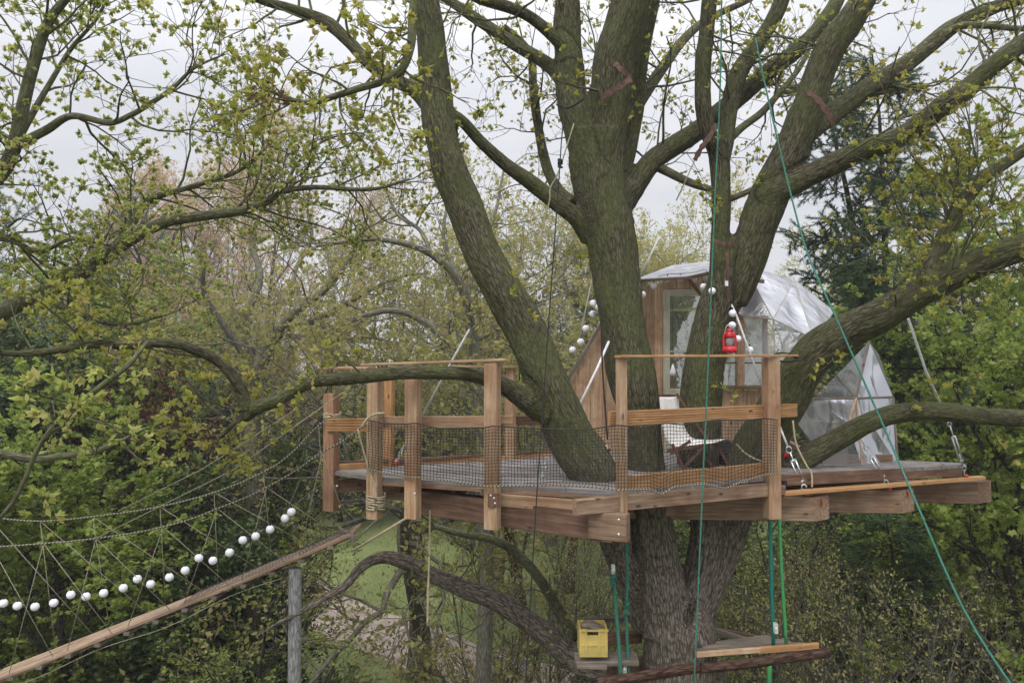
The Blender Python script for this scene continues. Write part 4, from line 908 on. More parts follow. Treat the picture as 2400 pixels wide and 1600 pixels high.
# ------------------------------------------------------------------ the safety net
def interp(tab, x):
    for (a, y0), (b, y1) in zip(tab, tab[1:]):
        if a <= x <= b: return y0 + (y1 - y0) * (x - a) / (b - a)
    return tab[-1][1] if x > tab[-1][0] else tab[0][1]
NT = [(862, 984), (896, 992), (952, 994), (968, 991), (985, 993), (1026, 1004), (1136, 1002), (1154, 998), (1172, 999), (1300, 1006), (1380, 1006), (1444, 996), (1468, 998), (1500, 1003), (1560, 991), (1600, 995), (1680, 983), (1750, 985), (1793, 980), (1830, 985)]
NB = [(868, 1100), (896, 1107), (955, 1118), (985, 1119), (1050, 1126), (1138, 1139), (1250, 1138), (1300, 1136), (1390, 1141), (1440, 1148), (1500, 1147), (1525, 1146), (1550, 1159), (1580, 1140), (1650, 1134), (1700, 1144), (1750, 1125), (1793, 1112), (1830, 1110)]
NY = [(862, 6.14), (878, 6.12), (968, 5.87), (1154, 5.63), (1457, 5.40), (1490, 5.48), (1808, 6.16), (1830, 6.22)]
NX = list(np.arange(864, 1829, 7.6)); rows_n = 19
grid = np.zeros((len(NX), rows_n + 1, 3))
for i, x in enumerate(NX):
    yt, yb, Y = interp(NT, x), interp(NB, x), interp(NY, x)
    for j in range(rows_n + 1):
        v = j / rows_n; jx = 3.2 * noise.noise(Vector((x * .02, v * 3, 1))) + 1.5 * noise.noise(Vector((x * .1, v * 9, 5)))
        jy = (2.6 * noise.noise(Vector((x * .02, v * 4, 7))) + 1.2 * noise.noise(Vector((x * .12, v * 7, 2)))) * math.sin(v * math.pi)
        grid[i, j] = P(x + jx * math.sin(v * math.pi), yt + (yb - yt) * v + jy, Y + .02 * noise.noise(Vector((x * .03, v * 2, 11))))
netroot = thing('safety_net', 'black knotted safety net stretched along the front railing', 'net', grid[70, 10])
wd = Wood(); rN = .0024
wd.add(grid, np.full(grid.shape[:2], rN), 3); wd.add(grid.transpose(1, 0, 2), np.full((rows_n + 1, len(NX)), rN), 3)
tag(link('netting', wd.mesh('netting', np.array(netroot.location)), M['net'], netroot), kind='stuff')
rope('edge_rope', grid[::2, 0].tolist(), .0055, M['net'], netroot, 6, 2)
rope('edge_rope', grid[::2, rows_n].tolist(), .0065, M['twist'], netroot, 6, 2)

# ------------------------------------------------------------------ rope bridge
BR = P(400, 1440, 6.2)
bridge = thing('rope_bridge', 'sloping plank and rope bridge running down left from the platform', 'bridge', BR)
BP = [(-60, 1612), (20, 1580), (140, 1534), (280, 1480), (420, 1424), (560, 1366), (690, 1312), (820, 1250)]
def bp(x, dY=0, dz=0):
    y = interp(BP, x); return P(x, y, 6.12 + .0004 * x + dY) + Vector((0, 0, dz))
for j in range(4):
    xs = [-60, 250, 545, 830] if j % 2 == 0 else [-60, 120, 420, 700, 830]
    for a, b_ in zip(xs, xs[1:]):
        n = 5
        p0, p1 = bp(a + 1, 0), bp(b_ - 1, 0)
        for v in (p0, p1): v.y += .02 + j * .098; v.z += random.uniform(-.004, .004)
        # follow the true horizontal depth
        board('tread_plank', p0, p1, .026, .088, M['tread'], bridge, label=None)
for x in range(-40, 830, 68):
    c = bp(x); board('cross_batten', c + Vector((0, -.03, -.035)), c + Vector((0, .45, -.035)), .03, .05, M['oldwood'], bridge)
# side beam seen below
c0, c1 = bp(-60), bp(820)
board('side_beam', c0 + Vector((0, .0, -.03)), c1 + Vector((0, .0, -.03)), .026, .028, M['beam'], bridge)
pb = [bp(x, 0, -.10 - .02 * math.sin(x * .02)) for x in range(-60, 700, 60)]
rope('under_rope', [tuple(v) for v in pb], .0035, M['cord'], bridge, 5, 2)
rope('under_rope', [tuple(v + Vector((0, .42, 0))) for v in pb], .0035, M['cord'], bridge, 5, 2)
board('end_plank', P(795, 1240, 6.7), P(832, 1262, 6.35), .05, .025, M['oldwood'], bridge)
NR = [(-60, 1279), (0, 1280.5), (102, 1273), (165, 1268), (225, 1261), (305, 1250), (383, 1234), (450, 1215), (510, 1191), (570, 1168), (625, 1142), (697, 1100), (750, 1062), (800, 1035), (850, 1000), (882, 983)]
FR = [(-60, 1205), (0, 1214), (102, 1221), (234, 1208), (374, 1187), (510, 1151), (629, 1100), (690, 1055), (730, 1012), (768, 980)]
rope('hand_rope', [tuple(P(x, y, 6.02 + .0002 * x)) for x, y in NR], .0068, M['twist'], bridge, 7, 3)
rope('hand_rope', [tuple(P(x, y, 6.55)) for x, y in FR], .0068, M['twist'], bridge, 7, 3)
nodes = [(-20, 1280), (102, 1273), (225, 1261), (383, 1234), (510, 1191), (625, 1142), (755, 1062)]
bots = [(-130, 125), (21, 264), (157, 402), (298, 540), (430, 672), (565, 800), (700, 822)]
for i, ((nx_, ny_), (b0_, b1_)) in enumerate(zip(nodes, bots)):
    top = P(nx_, ny_, 6.02 + .0002 * nx_)
    for bx in (b0_, b1_):
        if bx < -100: continue
        rope('lacing_rope', [tuple(top), tuple(bp(bx, -.01))], .0032, M['cord'], bridge, 5)
    a = P(nx_ - 28 + 20, interp(FR, nx_ - 8), 6.55)
    for bx in (b0_ + 35, b1_ + 25):
        if 0 < bx < 800: rope('lacing_rope', [tuple(a), tuple(bp(bx) + Vector((0, .42, 0)))], .0028, M['cord'], bridge, 5)
rope('stay_rope', [tuple(P(805, 918, 6.3)), tuple(P(548, 1100, 6.2)), tuple(P(225, 1261, 6.06))], .004, M['cord'], bridge, 5, 1)
rope('stay_rope', [tuple(P(700, 955, 6.6)), tuple(P(472, 1100, 6.6)), tuple(P(276, 1198, 6.56))], .004, M['cord'], bridge, 5, 1)
rope('stay_rope', [tuple(P(958, 1210, 6.05)), tuple(P(830, 1288, 6.35))], .011, M['hemp'], bridge, 6)
rope('stay_rope', [tuple(P(905, 1192, 6.3)), tuple(P(832, 1268, 6.45))], .005, M['cord'], bridge, 5)
rope('stay_rope', [tuple(P(930, 1180, 6.5)), tuple(P(820, 1270, 6.5))], .005, M['cord'], bridge, 5)
rope('stay_rope', [tuple(P(838, 1005, 6.1)), tuple(P(862, 1090, 6.15)), tuple(P(885, 1150, 6.15))], .009, M['hemp'], bridge, 6)
tag(rope('knotted_rope', [tuple(P(845, 1003, 6.15)), tuple(P(868, 975, 6.13)), tuple(P(898, 968, 6.12)), tuple(P(895, 978, 6.2))], .011, M['hemp'], None, 7), 'thick pale rope end knotted round the second prow post', 'rope')
# mesh laid over the treads
gx_ = np.arange(420, 825, 8.0); gr = np.zeros((len(gx_), 6, 3))
for i, x in enumerate(gx_):
    for j in range(6): v = bp(x) + Vector((random.uniform(-.004, .004), .0 + j * .085, .022)); gr[i, j] = v
wd = Wood(); wd.add(gr, np.full(gr.shape[:2], .0018), 3); wd.add(gr.transpose(1, 0, 2), np.full((6, len(gx_)), .0018), 3)
tag(link('tread_netting', wd.mesh('tread_netting', np.array(BR)), M['net'], bridge), kind='stuff')
# pole under the bridge
pp = P(692, 1345, 6.42)
pole = tube('bridge_pole', [(pp.x, pp.y, -.2, .064), (pp.x + .004, pp.y, 1.5, .062), (pp.x, pp.y, 3, .061), (pp.x, pp.y, 4.5, .059), (pp.x, pp.y, pp.z + .05, .056)], M['pole_bark'], None, 16)
tag(pole, 'grey round pole standing on the lawn under the rope bridge', 'pole')

# ------------------------------------------------------------------ globe light strings
def garland(label, pts, Y, r_px, loc, wire):
    g_ = thing('string_lights', label, 'string lights', P(*loc))
    proto = None
    for i, (x, y, yy) in enumerate(pts):
        rr = W(r_px, yy)
        if proto is None:
            bm = bmesh.new(); bmesh.ops.create_uvsphere(bm, u_segments=16, v_segments=10, radius=rr)
            for f in bm.faces: f.smooth = True
            proto = bpy.data.meshes.new('globe'); bm.to_mesh(proto); bm.free()
        o = link('globe', proto, M['globe'], g_); o.location = P(x, y, yy) - g_.location
        top = P(x, y, yy) + Vector((0, 0, rr * .95))
        rope('socket', [tuple(top), tuple(top + Vector((0, 0, .02)))], .007, M['black'], g_, 6)
    if wire: rope('cable', [tuple(P(x, y, yy) + Vector((0, 0, W(r_px, yy) + .02 + random.uniform(0, .03)))) for x, y, yy in pts], .003, M['net'], g_, 5, 4)
    return g_
GL = [(8, 1413), (41, 1419), (82, 1421), (126, 1412), (166, 1393), (202, 1397), (243, 1389), (289, 1377), (322, 1356), (353, 1368), (397, 1352), (434, 1336), (466, 1307), (499, 1313), (538, 1294), (569, 1265), (599, 1256), (633, 1240), (668, 1214), (683, 1199)]
garland('string of white globe lights hung along the rope bridge', [(x, y, 6.2) for x, y in GL], 6.2, 9.6, (340, 1360, 6.2), True)
garland('string of white globe lights climbing to the central stem', [(1342, 820, 7.6), (1361, 801, 7.4), (1373, 770, 7.2), (1390, 736, 7.0), (1391, 711, 6.9), (1404, 720, 6.85)], 7, 8.2, (1373, 770, 7.2), True)
garland('string of white globe lights under the hut eave', [(1506, 690, 7.4), (1532, 670, 7.9), (1565, 655, 7.95), (1595, 654, 7.95), (1627, 655, 7.95), (1656, 650, 7.9), (1649, 672, 7.2), (1669, 682, 6.8)], 7.6, 8.0, (1580, 660, 7.9), True)
garland('string of white globe lights beside the red lantern', [(1717, 734, 6.75), (1716, 762, 6.75), (1729, 794, 6.75), (1757, 820, 6.9)], 6.75, 8.8, (1717, 762, 6.75), True)

# ------------------------------------------------------------------ the hut
HUT = P(1600, 900, 8.2); hut = thing('tree_hut', 'small plank hut with cream glazed door and frosted roof sheet', 'hut', HUT)
def wallpoly(name, pts, Y, mt, parent, t=.022, label=None, slope=0.0, x0=1600):
    V = [P(x, y, Y + (x - x0) * slope) for x, y in pts]; n = len(V)
    c = V[0].copy()
    # local frame: x up the plank (grain), so grain texture runs vertically
    me = bpy.data.meshes.new(name); F1 = [tuple(v - c) for v in V]; F2 = [tuple(v - c + Vector((0, t, 0))) for v in V]
    vv = [(p[2], p[0], p[1]) for p in F1] + [(p[2], p[0], p[1]) for p in F2]
    me.from_pydata(vv, [], [[i, (i + 1) % n, n + (i + 1) % n, n + i] for i in range(n)] + [list(range(n))[::-1], list(range(n, 2 * n))]); me.update()
    o = link(name, me, mt, parent)
    mm_ = Matrix(((0, 1, 0), (0, 0, 1), (1, 0, 0))).to_4x4(); mm_.translation = c - pl(parent); o.matrix_local = mm_
    if label: o['label'] = label
    return o
# left wing: a triangular wall of upright planks
joints = [1300, 1324, 1349, 1383, 1420, 1452]
def wingtop(x): return interp([(1300, 960), (1318, 918), (1345, 868), (1408, 765), (1452, 700)], x)
for i, (a, b_) in enumerate(zip(joints, joints[1:])):
    wallpoly('wall_plank', [(a + .9, 1062), (a + .9, wingtop(a)), (b_ - .9, wingtop(b_)), (b_ - .9, 1062)], 8.0 + (i % 2) * .035, M['plank'], hut)
board('edge_batten', P(1318, 915, 7.95), P(1345, 866, 7.95), .035, .04, M['oldwood'], hut, up=(0, 1, 0))
board('edge_batten', P(1345, 866, 7.95), P(1452, 690, 7.95), .035, .04, M['oldwood'], hut, up=(0, 1, 0))
# front wall
for i, (a, b_) in enumerate(zip([1492, 1512, 1534, 1553], [1512, 1534, 1553, 1556])):
    wallpoly('wall_plank', [(a + .6, 1062), (a + .6, 668), (b_ - .6, 668), (b_ - .6, 1062)], 8.2 + (i % 2) * .02, M['plank'], hut)
wallpoly('wall_plank', [(1556, 678), (1556, 664), (1700, 640), (1700, 678)], 8.21, M['plank'], hut)
for a in (1556, 1586, 1616, 1646, 1676):
    wallpoly('wall_plank', [(a + .6, 677), (a + .6, interp([(1500, 662), (1700, 640)], a)), (a + 29, interp([(1500, 662), (1700, 640)], a + 29)), (a + 29, 677)], 8.17, M['plank'], hut)
for a in np.arange(1692, 1800, 19):
    wallpoly('wall_plank', [(a + .6, 1062), (a + .6, 914), (a + 18.4, 914), (a + 18.4, 1062)], 8.2 + random.choice([0, .015]), M['plank'], hut)
# cream door with panes
DY = 8.18
def bar(name, x0, y0, x1, y1, Y, wpx, mt, parent=hut, t=.04, label=None):
    a, b_ = P(x0, y0, Y), P(x1, y1, Y); up = (0, 0, 1) if abs(a.x - b_.x) > abs(a.z - b_.z) else (1, 0, 0)
    return board(name, a, b_, W(wpx, Y), t, mt, parent, up=up, label=label)
door = thing('door', '', '', (0, 0, 0)); del door['label']; del door['category']; door.parent = hut; door.location = P(1600, 870, DY) - HUT
bar('stile', 1562, 1062, 1562, 679, DY, 15, M['cream'], door)
bar('stile', 1650, 1062, 1650, 679, DY, 15, M['cream'], door)
bar('door_rail', 1569.7, 687, 1642.3, 685, DY, 14, M['cream'], door, .036)
bar('door_rail', 1569.7, 919, 1642.3, 919, DY, 17, M['cream'], door, .036)
bar('door_rail', 1569.7, 1055, 1642.3, 1055, DY, 17, M['cream'], door, .036)
bar('muntin', 1569.7, 728, 1642.3, 722, DY, 4, M['cream'], door, .03)
bar('muntin', 1569.7, 824, 1642.3, 824, DY, 4, M['cream'], door, .03)
for (ya, yb) in ((694, 724), (729, 821), (826, 910)):
    wallpoly('pane', [(1569, yb), (1569, ya), (1643, ya), (1643, yb)], DY + .005, M['glass'], door, .004)
wallpoly('door_panel', [(1570, 1046), (1570, 928), (1642, 928), (1642, 1046)], DY + .004, M['cream'], door, .012)
# right hand window
win = thing('window', '', '', (0, 0, 0)); del win['label']; del win['category']; win.parent = hut; win.location = P(1740, 860, DY) - HUT
bar('frame_post', 1690, 912, 1690, 740, 8.16, 8, M['beam'], win)
bar('frame_post', 1736, 912, 1736, 735, 8.15, 17, M['plank'], win)
bar('frame_post', 1794, 912, 1794, 740, 8.16, 8, M['beam'], win)
bar('sill', 1686, 907, 1800, 907, 8.13, 8, M['beam'], win, .06)
bar('muntin', 1694, 850, 1728, 850, 8.17, 3, M['beam'], win, .02)
bar('muntin', 1744, 850, 1790, 850, 8.17, 3, M['beam'], win, .02)
bar('head', 1686, 744, 1800, 744, 8.14, 9, M['beam'], win, .05)
for a, b_ in ((1694, 1728), (1744, 1790)):
    for ya, yb in ((750, 848), (852, 903)): wallpoly('pane', [(a, yb), (a, ya), (b_, ya), (b_, yb)], 8.18, M['glass'], win, .004)
# roof sheet and gable timbers
V = [P(1490, 654, 7.85), P(1610, 647, 7.75), P(1672, 633, 7.75), P(1790, 655, 7.9), P(1760, 610, 9.1), P(1668, 611, 9.3), P(1574, 622, 9.3)]
polymesh('roof', V, [[0, 1, 6], [1, 2, 5, 6], [2, 3, 4, 5]], M['roof'], hut, .008)
board('roof_batten', P(1492, 657, 7.87), P(1611, 651, 7.77), .03, .03, M['beam'], hut)
board('roof_batten', P(1611, 651, 7.77), P(1672, 638, 7.77), .04, .03, M['beam'], hut)
board('roof_batten', P(1672, 640, 7.8), P(1790, 660, 7.92), .04, .03, M['beam'], hut)
board('roof_batten', P(1574, 629, 9.2), P(1500, 662, 7.95), .03, .03, M['beam'], hut)
board('roof_brace', P(1613, 652, 7.8), P(1646, 695, 7.95), .035, .03, M['beam'], hut, up=(1, 0, 0))
board('roof_brace', P(1690, 640, 7.6), P(1730, 745, 7.9), .05, .04, M['beam'], hut, up=(1, 0, 0))
for a, b_ in ((1500, 1062), (1800, 1062)): pass
# side walls going back
for k in range(6):
    x = P(1494, 900, 8.2).x; y0 = 8.25 + k * .17
    board('side_plank', (x, y0 + .08, ZD), (x, y0 + .08, ZD + 1.9 + k * .02), .16, .02, M['plank'], hut, up=(0, 1, 0))
tag(lathe('hanging_bulb', [(.005, .12), (.02, .08), (.034, .03), (.03, 0), (.005, -.01)], M['globe'], None, P(1577, 878, 8.05), 12), 'small white pear shaped lamp hanging before the door glass', 'lamp')
tag(rope('cable', [tuple(P(1577, 857, 8.05)), tuple(P(1577, 700, 8.05))], .002, M['net']), 'thin dark cable holding the pear shaped lamp', 'cable')

# plastic dome to the right of the hut
DM = P(1850, 850, 8.0); dome = thing('plastic_dome', 'crinkled clear plastic dome on thin laths joined to the hut', 'dome', DM)
v = {k: P(*c) for k, c in dict(a=(1745, 622, 8.5), b=(1862, 655, 8.7), c=(1956, 730, 8.4), g=(1738, 738, 7.9), h=(1812, 748, 7.5), i=(1905, 792, 7.5), l=(1822, 915, 7.35), k2=(1870, 900, 7.3), a2=(1700, 640, 7.95), gl=(1728, 900, 7.95), bb=(1790, 640, 9.6), cc=(1900, 700, 9.8)).items()}
def facets(tris, vv, mt, par, name='film_panel'):
    for t_ in tris:
        # crinkled triangle
        P3 = [vv[k] for k in t_]; n = 7; V = []; Fs = []; idx = {}
        nn = (P3[1] - P3[0]).cross(P3[2] - P3[0]).normalized()
        for i in range(n + 1):
            for j in range(n + 1 - i):
                u_, w_ = i / n, j / n; q = P3[0] * (1 - u_ - w_) + P3[1] * u_ + P3[2] * w_
                e = min(u_, w_, 1 - u_ - w_) * 3
                q = q + nn * (noise.noise(q * 3.1) * .07 * min(1, e)); idx[i, j] = len(V); V.append(q)
        for i in range(n):
            for j in range(n - i):
                Fs.append((idx[i, j], idx[i + 1, j], idx[i, j + 1]))
                if j < n - i - 1: Fs.append((idx[i + 1, j], idx[i + 1, j + 1], idx[i, j + 1]))
        o = polymesh(name, V, Fs, mt, par)
        for p_ in o.data.polygons: p_.use_smooth = True
facets(['a b h'.split(), 'a h g'.split(), 'b c i'.split(), 'b i h'.split(), 'g h l'.split(), 'h i k2'.split(), 'h k2 l'.split(), ['a', 'b', 'bb'], ['b', 'c', 'cc'], ['b', 'bb', 'cc'], ['a2', 'a', 'g']], v, M['film'], dome)
for e in ('a h', 'h i', 'g h', 'b h', 'h l', 'a g', 'h k2', 'b i'):
    p_, q_ = [v[k] for k in e.split()]; board('lath', p_, q_, .012, .012, M['cream'], dome)
DT = P(2000, 950, 7.8); tent = thing('plastic_tent', 'pointed clear plastic tent on laths at the far right of the platform', 'tent', DT)
v2 = {k: P(*c) for k, c in dict(t=(2037, 800, 7.6), u=(1960, 880, 7.25), e=(2093, 930, 7.5), j=(2006, 933, 7.2), k=(1905, 935, 7.05), l=(1860, 984, 6.95), m=(1903, 1040, 6.92), n=(1990, 992, 7.0), f=(2104, 1089, 7.3), p=(2020, 1096, 7.0), q=(1935, 1096, 6.95), tb=(2060, 830, 8.4), r=(2070, 860, 7.6)).items()}
facets([['t', 'j', 'u'], ['t', 'e', 'j'], ['u', 'j', 'k'], ['t', 'tb', 'e']], v2, M['film2'], tent)
facets([['k', 'j', 'n'], ['k', 'n', 'l'], ['l', 'n', 'm']], v2, M['film'], tent)
facets([['j', 'e', 'f'], ['j', 'f', 'p'], ['n', 'j', 'p'], ['n', 'p', 'q'], ['m', 'n', 'q']], v2, M['film2'], tent)
for e in ('k j', 'j e', 't j', 'u j', 'j n', 'j p', 'l m', 'e f', 'k l'):
    p_, q_ = [v2[k] for k in e.split()]; board('lath', p_, q_, .022, .022, M['plank'] if e in ('j p', 'j n') else M['oldwood'], tent)
board('lath', P(2040, 1000, 7.35), P(2020, 1095, 7.1), .06, .03, M['plank'], tent, up=(1, 0, 0))
board('base_board', P(1925, 1078, 7.08), P(2090, 1076, 7.2), .10, .025, M['beam'], tent)

# ------------------------------------------------------------------ stay rods, turnbuckles, slings
def rod(label, pts, Y0, Y1, wpx, mt=None, name='stay_rod'):
    n = len(pts); rows = []
    for i, (x, y) in enumerate(pts):
        Y = Y0 + (Y1 - Y0) * i / (n - 1); rows.append((*P(x, y, Y), W(wpx, Y) / 2))
    o = tube(name, rows, mt or M['white_rod'], None, 8); tag(o, label, 'rod' if name == 'stay_rod' else 'rope'); return o
rod('white steel stay rod slanting above the left end of the hut roof', [(1544, 557), (1489, 672)], 7.0, 7.2, 4.5)
rod('thick white stay rod leaning before the triangular plank wing', [(1427, 800), (1400, 862), (1343, 980)], 6.6, 6.3, 6)
rod('white stay rod running down past the red lantern to the right post', [(1712, 708), (1728, 745), (1791, 918)], 6.85, 6.7, 5)
rod('grey stay rod hanging from the right limb to the far ledge end', [(2129, 747), (2170, 870), (2222, 985)], 6.5, 6.9, 6)
rod('white stay rod behind the left railing', [(1100, 772), (1050, 862), (990, 973)], 6.5, 6.9, 5)
rod('thin rod slanting down beside the six climbing globes', [(1391, 640), (1350, 830)], 7.0, 7.5, 3)
for k, (x, y, Y) in enumerate(((1382, 893, 6.45), (1361, 937, 6.4))):
    c = P(x, y, Y)
def turnbuckle(label, p0, p1, Y0, Y1, sc=1.0, rodfrom=None):
    a, b_ = P(*p0, Y0), P(*p1, Y1); d = (b_ - a); L = d.length; d.normalize()
    t_ = thing('turnbuckle', label, 'turnbuckle', a)
    s = Vector((0, 1, 0)).cross(d).normalized()
    for sg in (-1, 1):
        rope('side_bar', [tuple(a + d * L * .30 + s * sg * .020 * sc), tuple(a + d * L * .74 + s * sg * .020 * sc)], .0095 * sc, M['steel'], t_, 6)
    for f in (.30, .74): rope('end_collar', [tuple(a + d * L * f - s * .026 * sc), tuple(a + d * L * f + s * .026 * sc)], .012 * sc, M['steel'], t_, 6)
    rope('threaded_rod', [tuple(a + d * L * .12), tuple(a + d * L * .40)], .008 * sc, M['steel'], t_, 6)
    rope('threaded_rod', [tuple(a + d * L * .62), tuple(a + d * L * .84)], .008 * sc, M['steel'], t_, 6)
    for f in (.07, .88):
        c = a + d * L * f; rows = []
        for i in range(13):
            q = i / 12 * 2 * math.pi; rows.append((*(c + d * math.cos(q) * .030 * sc + s * math.sin(q) * .024 * sc), .008 * sc))
        tube('eye', rows, M['steel'], t_, 6, cap=False)
    c = a + d * L * .97; rows = [(*(c + d * (-.03 + .06 * i / 6) * sc + s * .018 * sc * math.sin(i / 6 * math.pi)), .008 * sc) for i in range(7)]
    tube('shackle', rows, M['steel'], t_, 6)
    lathe('anchor_bolt', [(.001, 0), (.022, 0), (.022, .02), (.001, .02)], M['redp'], t_, b_ - Vector((0, 0, .02)), 8)
    return t_
turnbuckle('large galvanised turnbuckle right of the second front post', (1846, 1046), (1890, 1156), 6.45, 6.42)
turnbuckle('galvanised turnbuckle at the middle of the right ledge', (2026, 1042), (2084, 1142), 6.75, 6.72, .8)
turnbuckle('galvanised turnbuckle at the far end of the ledge', (2222, 985), (2264, 1112), 6.95, 7.05, .8)
turnbuckle('steel turnbuckle inside the left railing near the second post', (949, 1040), (928, 1082), 6.75, 6.7, .45)
turnbuckle('steel turnbuckle standing on the deck left of the leaning stem', (1284, 1070), (1268, 1120), 6.3, 6.25, .5)
rod('short steel rod above the large turnbuckle', [(1828, 1000), (1846, 1046)], 6.5, 6.45, 5)
rod('short rod above the middle ledge turnbuckle', [(2018, 1025), (2027, 1044)], 6.8, 6.75, 4)
def sling(label, pts, wpx, Y, wid=None):
    V = []; Fs = []
    Ps = [Vector(q_[:3]) for q_ in spline([(*P(x, y, Y), .1) for x, y in pts], 4)]
    Ps = [q_ + Vector((0, -.03 * math.sin(i_ / (len(Ps) - 1) * math.pi), 0)) for i_, q_ in enumerate(Ps)]; n = len(Ps)
    for i, p_ in enumerate(Ps):
        tn = (Ps[min(i + 1, n - 1)] - Ps[max(i - 1, 0)]).normalized(); s = Vector((0, 1, 0)).cross(tn).normalized() * W(wpx, Y) / 2 * (.72 + .2 * math.sin(i * 2.1))
        V += [p_ + s, p_ - s]
    Fs = [(2 * i, 2 * i + 1, 2 * i + 3, 2 * i + 2) for i in range(n - 1)]
    o = polymesh('sling', V, Fs, M['sling'], None, .012); tag(o, label, 'strap'); return o
sling('red brown strap end sticking up on the central stem', [(1440, 150), (1455, 168), (1478, 188)], 17, 6.4)
sling('red brown strap folded back across the central stem', [(1478, 186), (1452, 206), (1412, 230)], 20, 6.38)
sling('red brown strap hanging taut from the forked limb', [(1680, 292), (1655, 330), (1640, 352), (1628, 376)], 16, 6.75)
sling('red brown strap slung over the right limb', [(1893, 216), (1915, 240), (1935, 268), (1952, 292)], 20, 6.35)
sling('red brown strap wrapped round the vertical stem at the fork', [(1672, 566), (1695, 574), (1720, 572)], 16, 6.72)
sling('narrow red brown strap running down the stem to the shackle', [(1702, 590), (1704, 640), (1706, 700)], 10, 6.66)
for (px, py, Y, s_) in ((1703, 664, 6.6, .02),):
    o = board('strap_tag', P(px, py + 6, Y), P(px, py - 6, Y), .03, .006, M['bolt'], None, up=(1, 0, 0)); tag(o, 'pale blue white tag on the narrow strap', 'tag')
rod('thin cord from the taut strap end', [(1628, 376), (1612, 412), (1585, 470)], 6.75, 6.8, 3, M['cord'], 'cord')

# ------------------------------------------------------------------ ropes
def line(label, pts, Y0, Y1, wpx, mt, cat='rope', name='rope'):
    n = len(pts); rows = [(*P(x, y, Y0 + (Y1 - Y0) * i / (n - 1)), W(wpx, Y0) / 2) for i, (x, y) in enumerate(pts)]
    o = tube(name, spline(rows, 5) if n > 2 else rows, mt, None, 6); tag(o, label, cat); return o
line('long green rope hanging straight down before the door and trunk', [(1692, -60), (1688, 200), (1674, 500), (1660, 850), (1645, 1180), (1625, 1650)], 4.9, 4.9, 3.7, M['green_rope'])
line('green rope slanting away to the lower right corner', [(1771, 92), (1800, 230), (1852, 450), (1895, 600), (1962, 750), (2080, 1020), (2140, 1160), (2260, 1430), (2400, 1650)], 6.95, 4.6, 3.8, M['green_rope'])
line('green rope hanging at the left of the trunk down to the crate shelf', [(1437, 1350), (1443, 1420), (1452, 1530), (1454, 1600)], 6.2, 6.2, 9, M['green_rope'])
line('twisted green rope close against the trunk', [(1468, 1262), (1470, 1350), (1468, 1450), (1474, 1590)], 6.3, 6.3, 8, M['green_rope'])
line('dark teal rope under the right post', [(1805, 1212), (1808, 1360), (1813, 1515)], 6.4, 6.5, 9, M['teal_rope'])
line('light green rope beside the dark teal rope', [(1826, 1214), (1833, 1360), (1843, 1510)], 6.4, 6.5, 8, M['lime_rope'])
line('light green rope end hanging below the right shelf', [(1804, 1555), (1800, 1640)], 6.5, 6.5, 11, M['lime_rope'])
for lab, p in (('green knot on the rope left of the trunk', (1437, 1360, 6.18)), ('green knot on the rope close to the trunk', (1469, 1425, 6.28))):
    c = P(*p); rows = [(c.x + .018 * math.cos(t * .9), c.y + .018 * math.sin(t * .9), c.z + .05 * math.sin(t * .37), .011) for t in range(24)]
    tag(tube('rope_knot', rows, M['green_rope'], None, 6), lab, 'knot')
for lab, p in (('small white pulley on the rope left of the trunk', (1437, 1336, 6.2)), ('small white pulley on the teal rope above the right shelf', (1818, 1472, 6.4)), ('small white pulley under the crate shelf', (1464, 1568, 6.3))):
    t_ = thing('pulley', lab, 'pulley', P(*p)); c = P(*p)
    o = lathe('wheel', [(.006, -.012), (.026, -.012), (.020, 0), (.026, .012), (.006, .012)], M['bolt'], t_, c, 14); o.rotation_euler = (R(90), 0, R(60))
    board('cheek', c + Vector((0, -.016, -.04)), c + Vector((0, -.016, .05)), .03, .004, M['bolt'], t_, up=(1, 0, 0)); board('cheek', c + Vector((0, .016, -.04)), c + Vector((0, .016, .05)), .03, .004, M['bolt'], t_, up=(1, 0, 0))
line('black rope hanging between the stems down past the platform', [(1325, 240), (1316, 330), (1312, 390), (1290, 700), (1266, 1050), (1258, 1160), (1240, 1460), (1230, 1640)], 5.3, 5.0, 3, M['black_rope'])
c = P(1313, 384, 5.3); tag(tube('rope_knot', [(c.x + .014 * math.cos(t * .9), c.y + .014 * math.sin(t * .9), c.z + .03 * math.sin(t * .37), .008) for t in range(20)], M['black_rope'], None, 6), 'black knot high on the hanging black rope', 'knot')
line('black cord wrapped round the central stem', [(1304, 245), (1330, 253), (1352, 243), (1370, 230)], 6.62, 6.6, 5, M['black_rope'], 'cord', 'cord')
line('black cord hanging down the plank wing beside the corner post', [(1409, 700), (1412, 860), (1424, 1030)], 6.3, 6.3, 4, M['black_rope'], 'cord', 'cord')
line('pale rope end dangling under the front left edge', [(1008, 1195), (1006, 1300), (1003, 1400), (1002, 1466)], 6.2, 6.2, 5, M['hemp'])
line('pale cord draped over the slanting limb with a carabiner', [(1345, 290), (1310, 400), (1290, 440), (1288, 470), (1275, 520), (1267, 600), (1264, 680)], 6.3, 6.3, 3.5, M['cord'], 'cord', 'cord')
c = P(1264, 694, 6.3); rows = [(c.x + .018 * math.cos(t), c.y, c.z + .040 * math.sin(t), .005) for t in np.linspace(0, 6.28, 17)]
tag(tube('carabiner', rows, M['bolt'], None, 6, cap=False), 'small bright carabiner hanging on the pale cord', 'carabiner')
line('pale cord sagging from the right post to the net', [(1726, 1040), (1745, 1060), (1770, 1075), (1800, 1084)], 6.5, 6.35, 4, M['hemp'], 'cord', 'cord')
line('pale cord hanging from the rail end down to the ledge', [(1858, 985), (1866, 1040), (1890, 1090), (1902, 1110), (1903, 1142)], 6.45, 6.4, 4.5, M['hemp'], 'cord', 'cord')
c = P(1840, 838, 6.36); rows = []
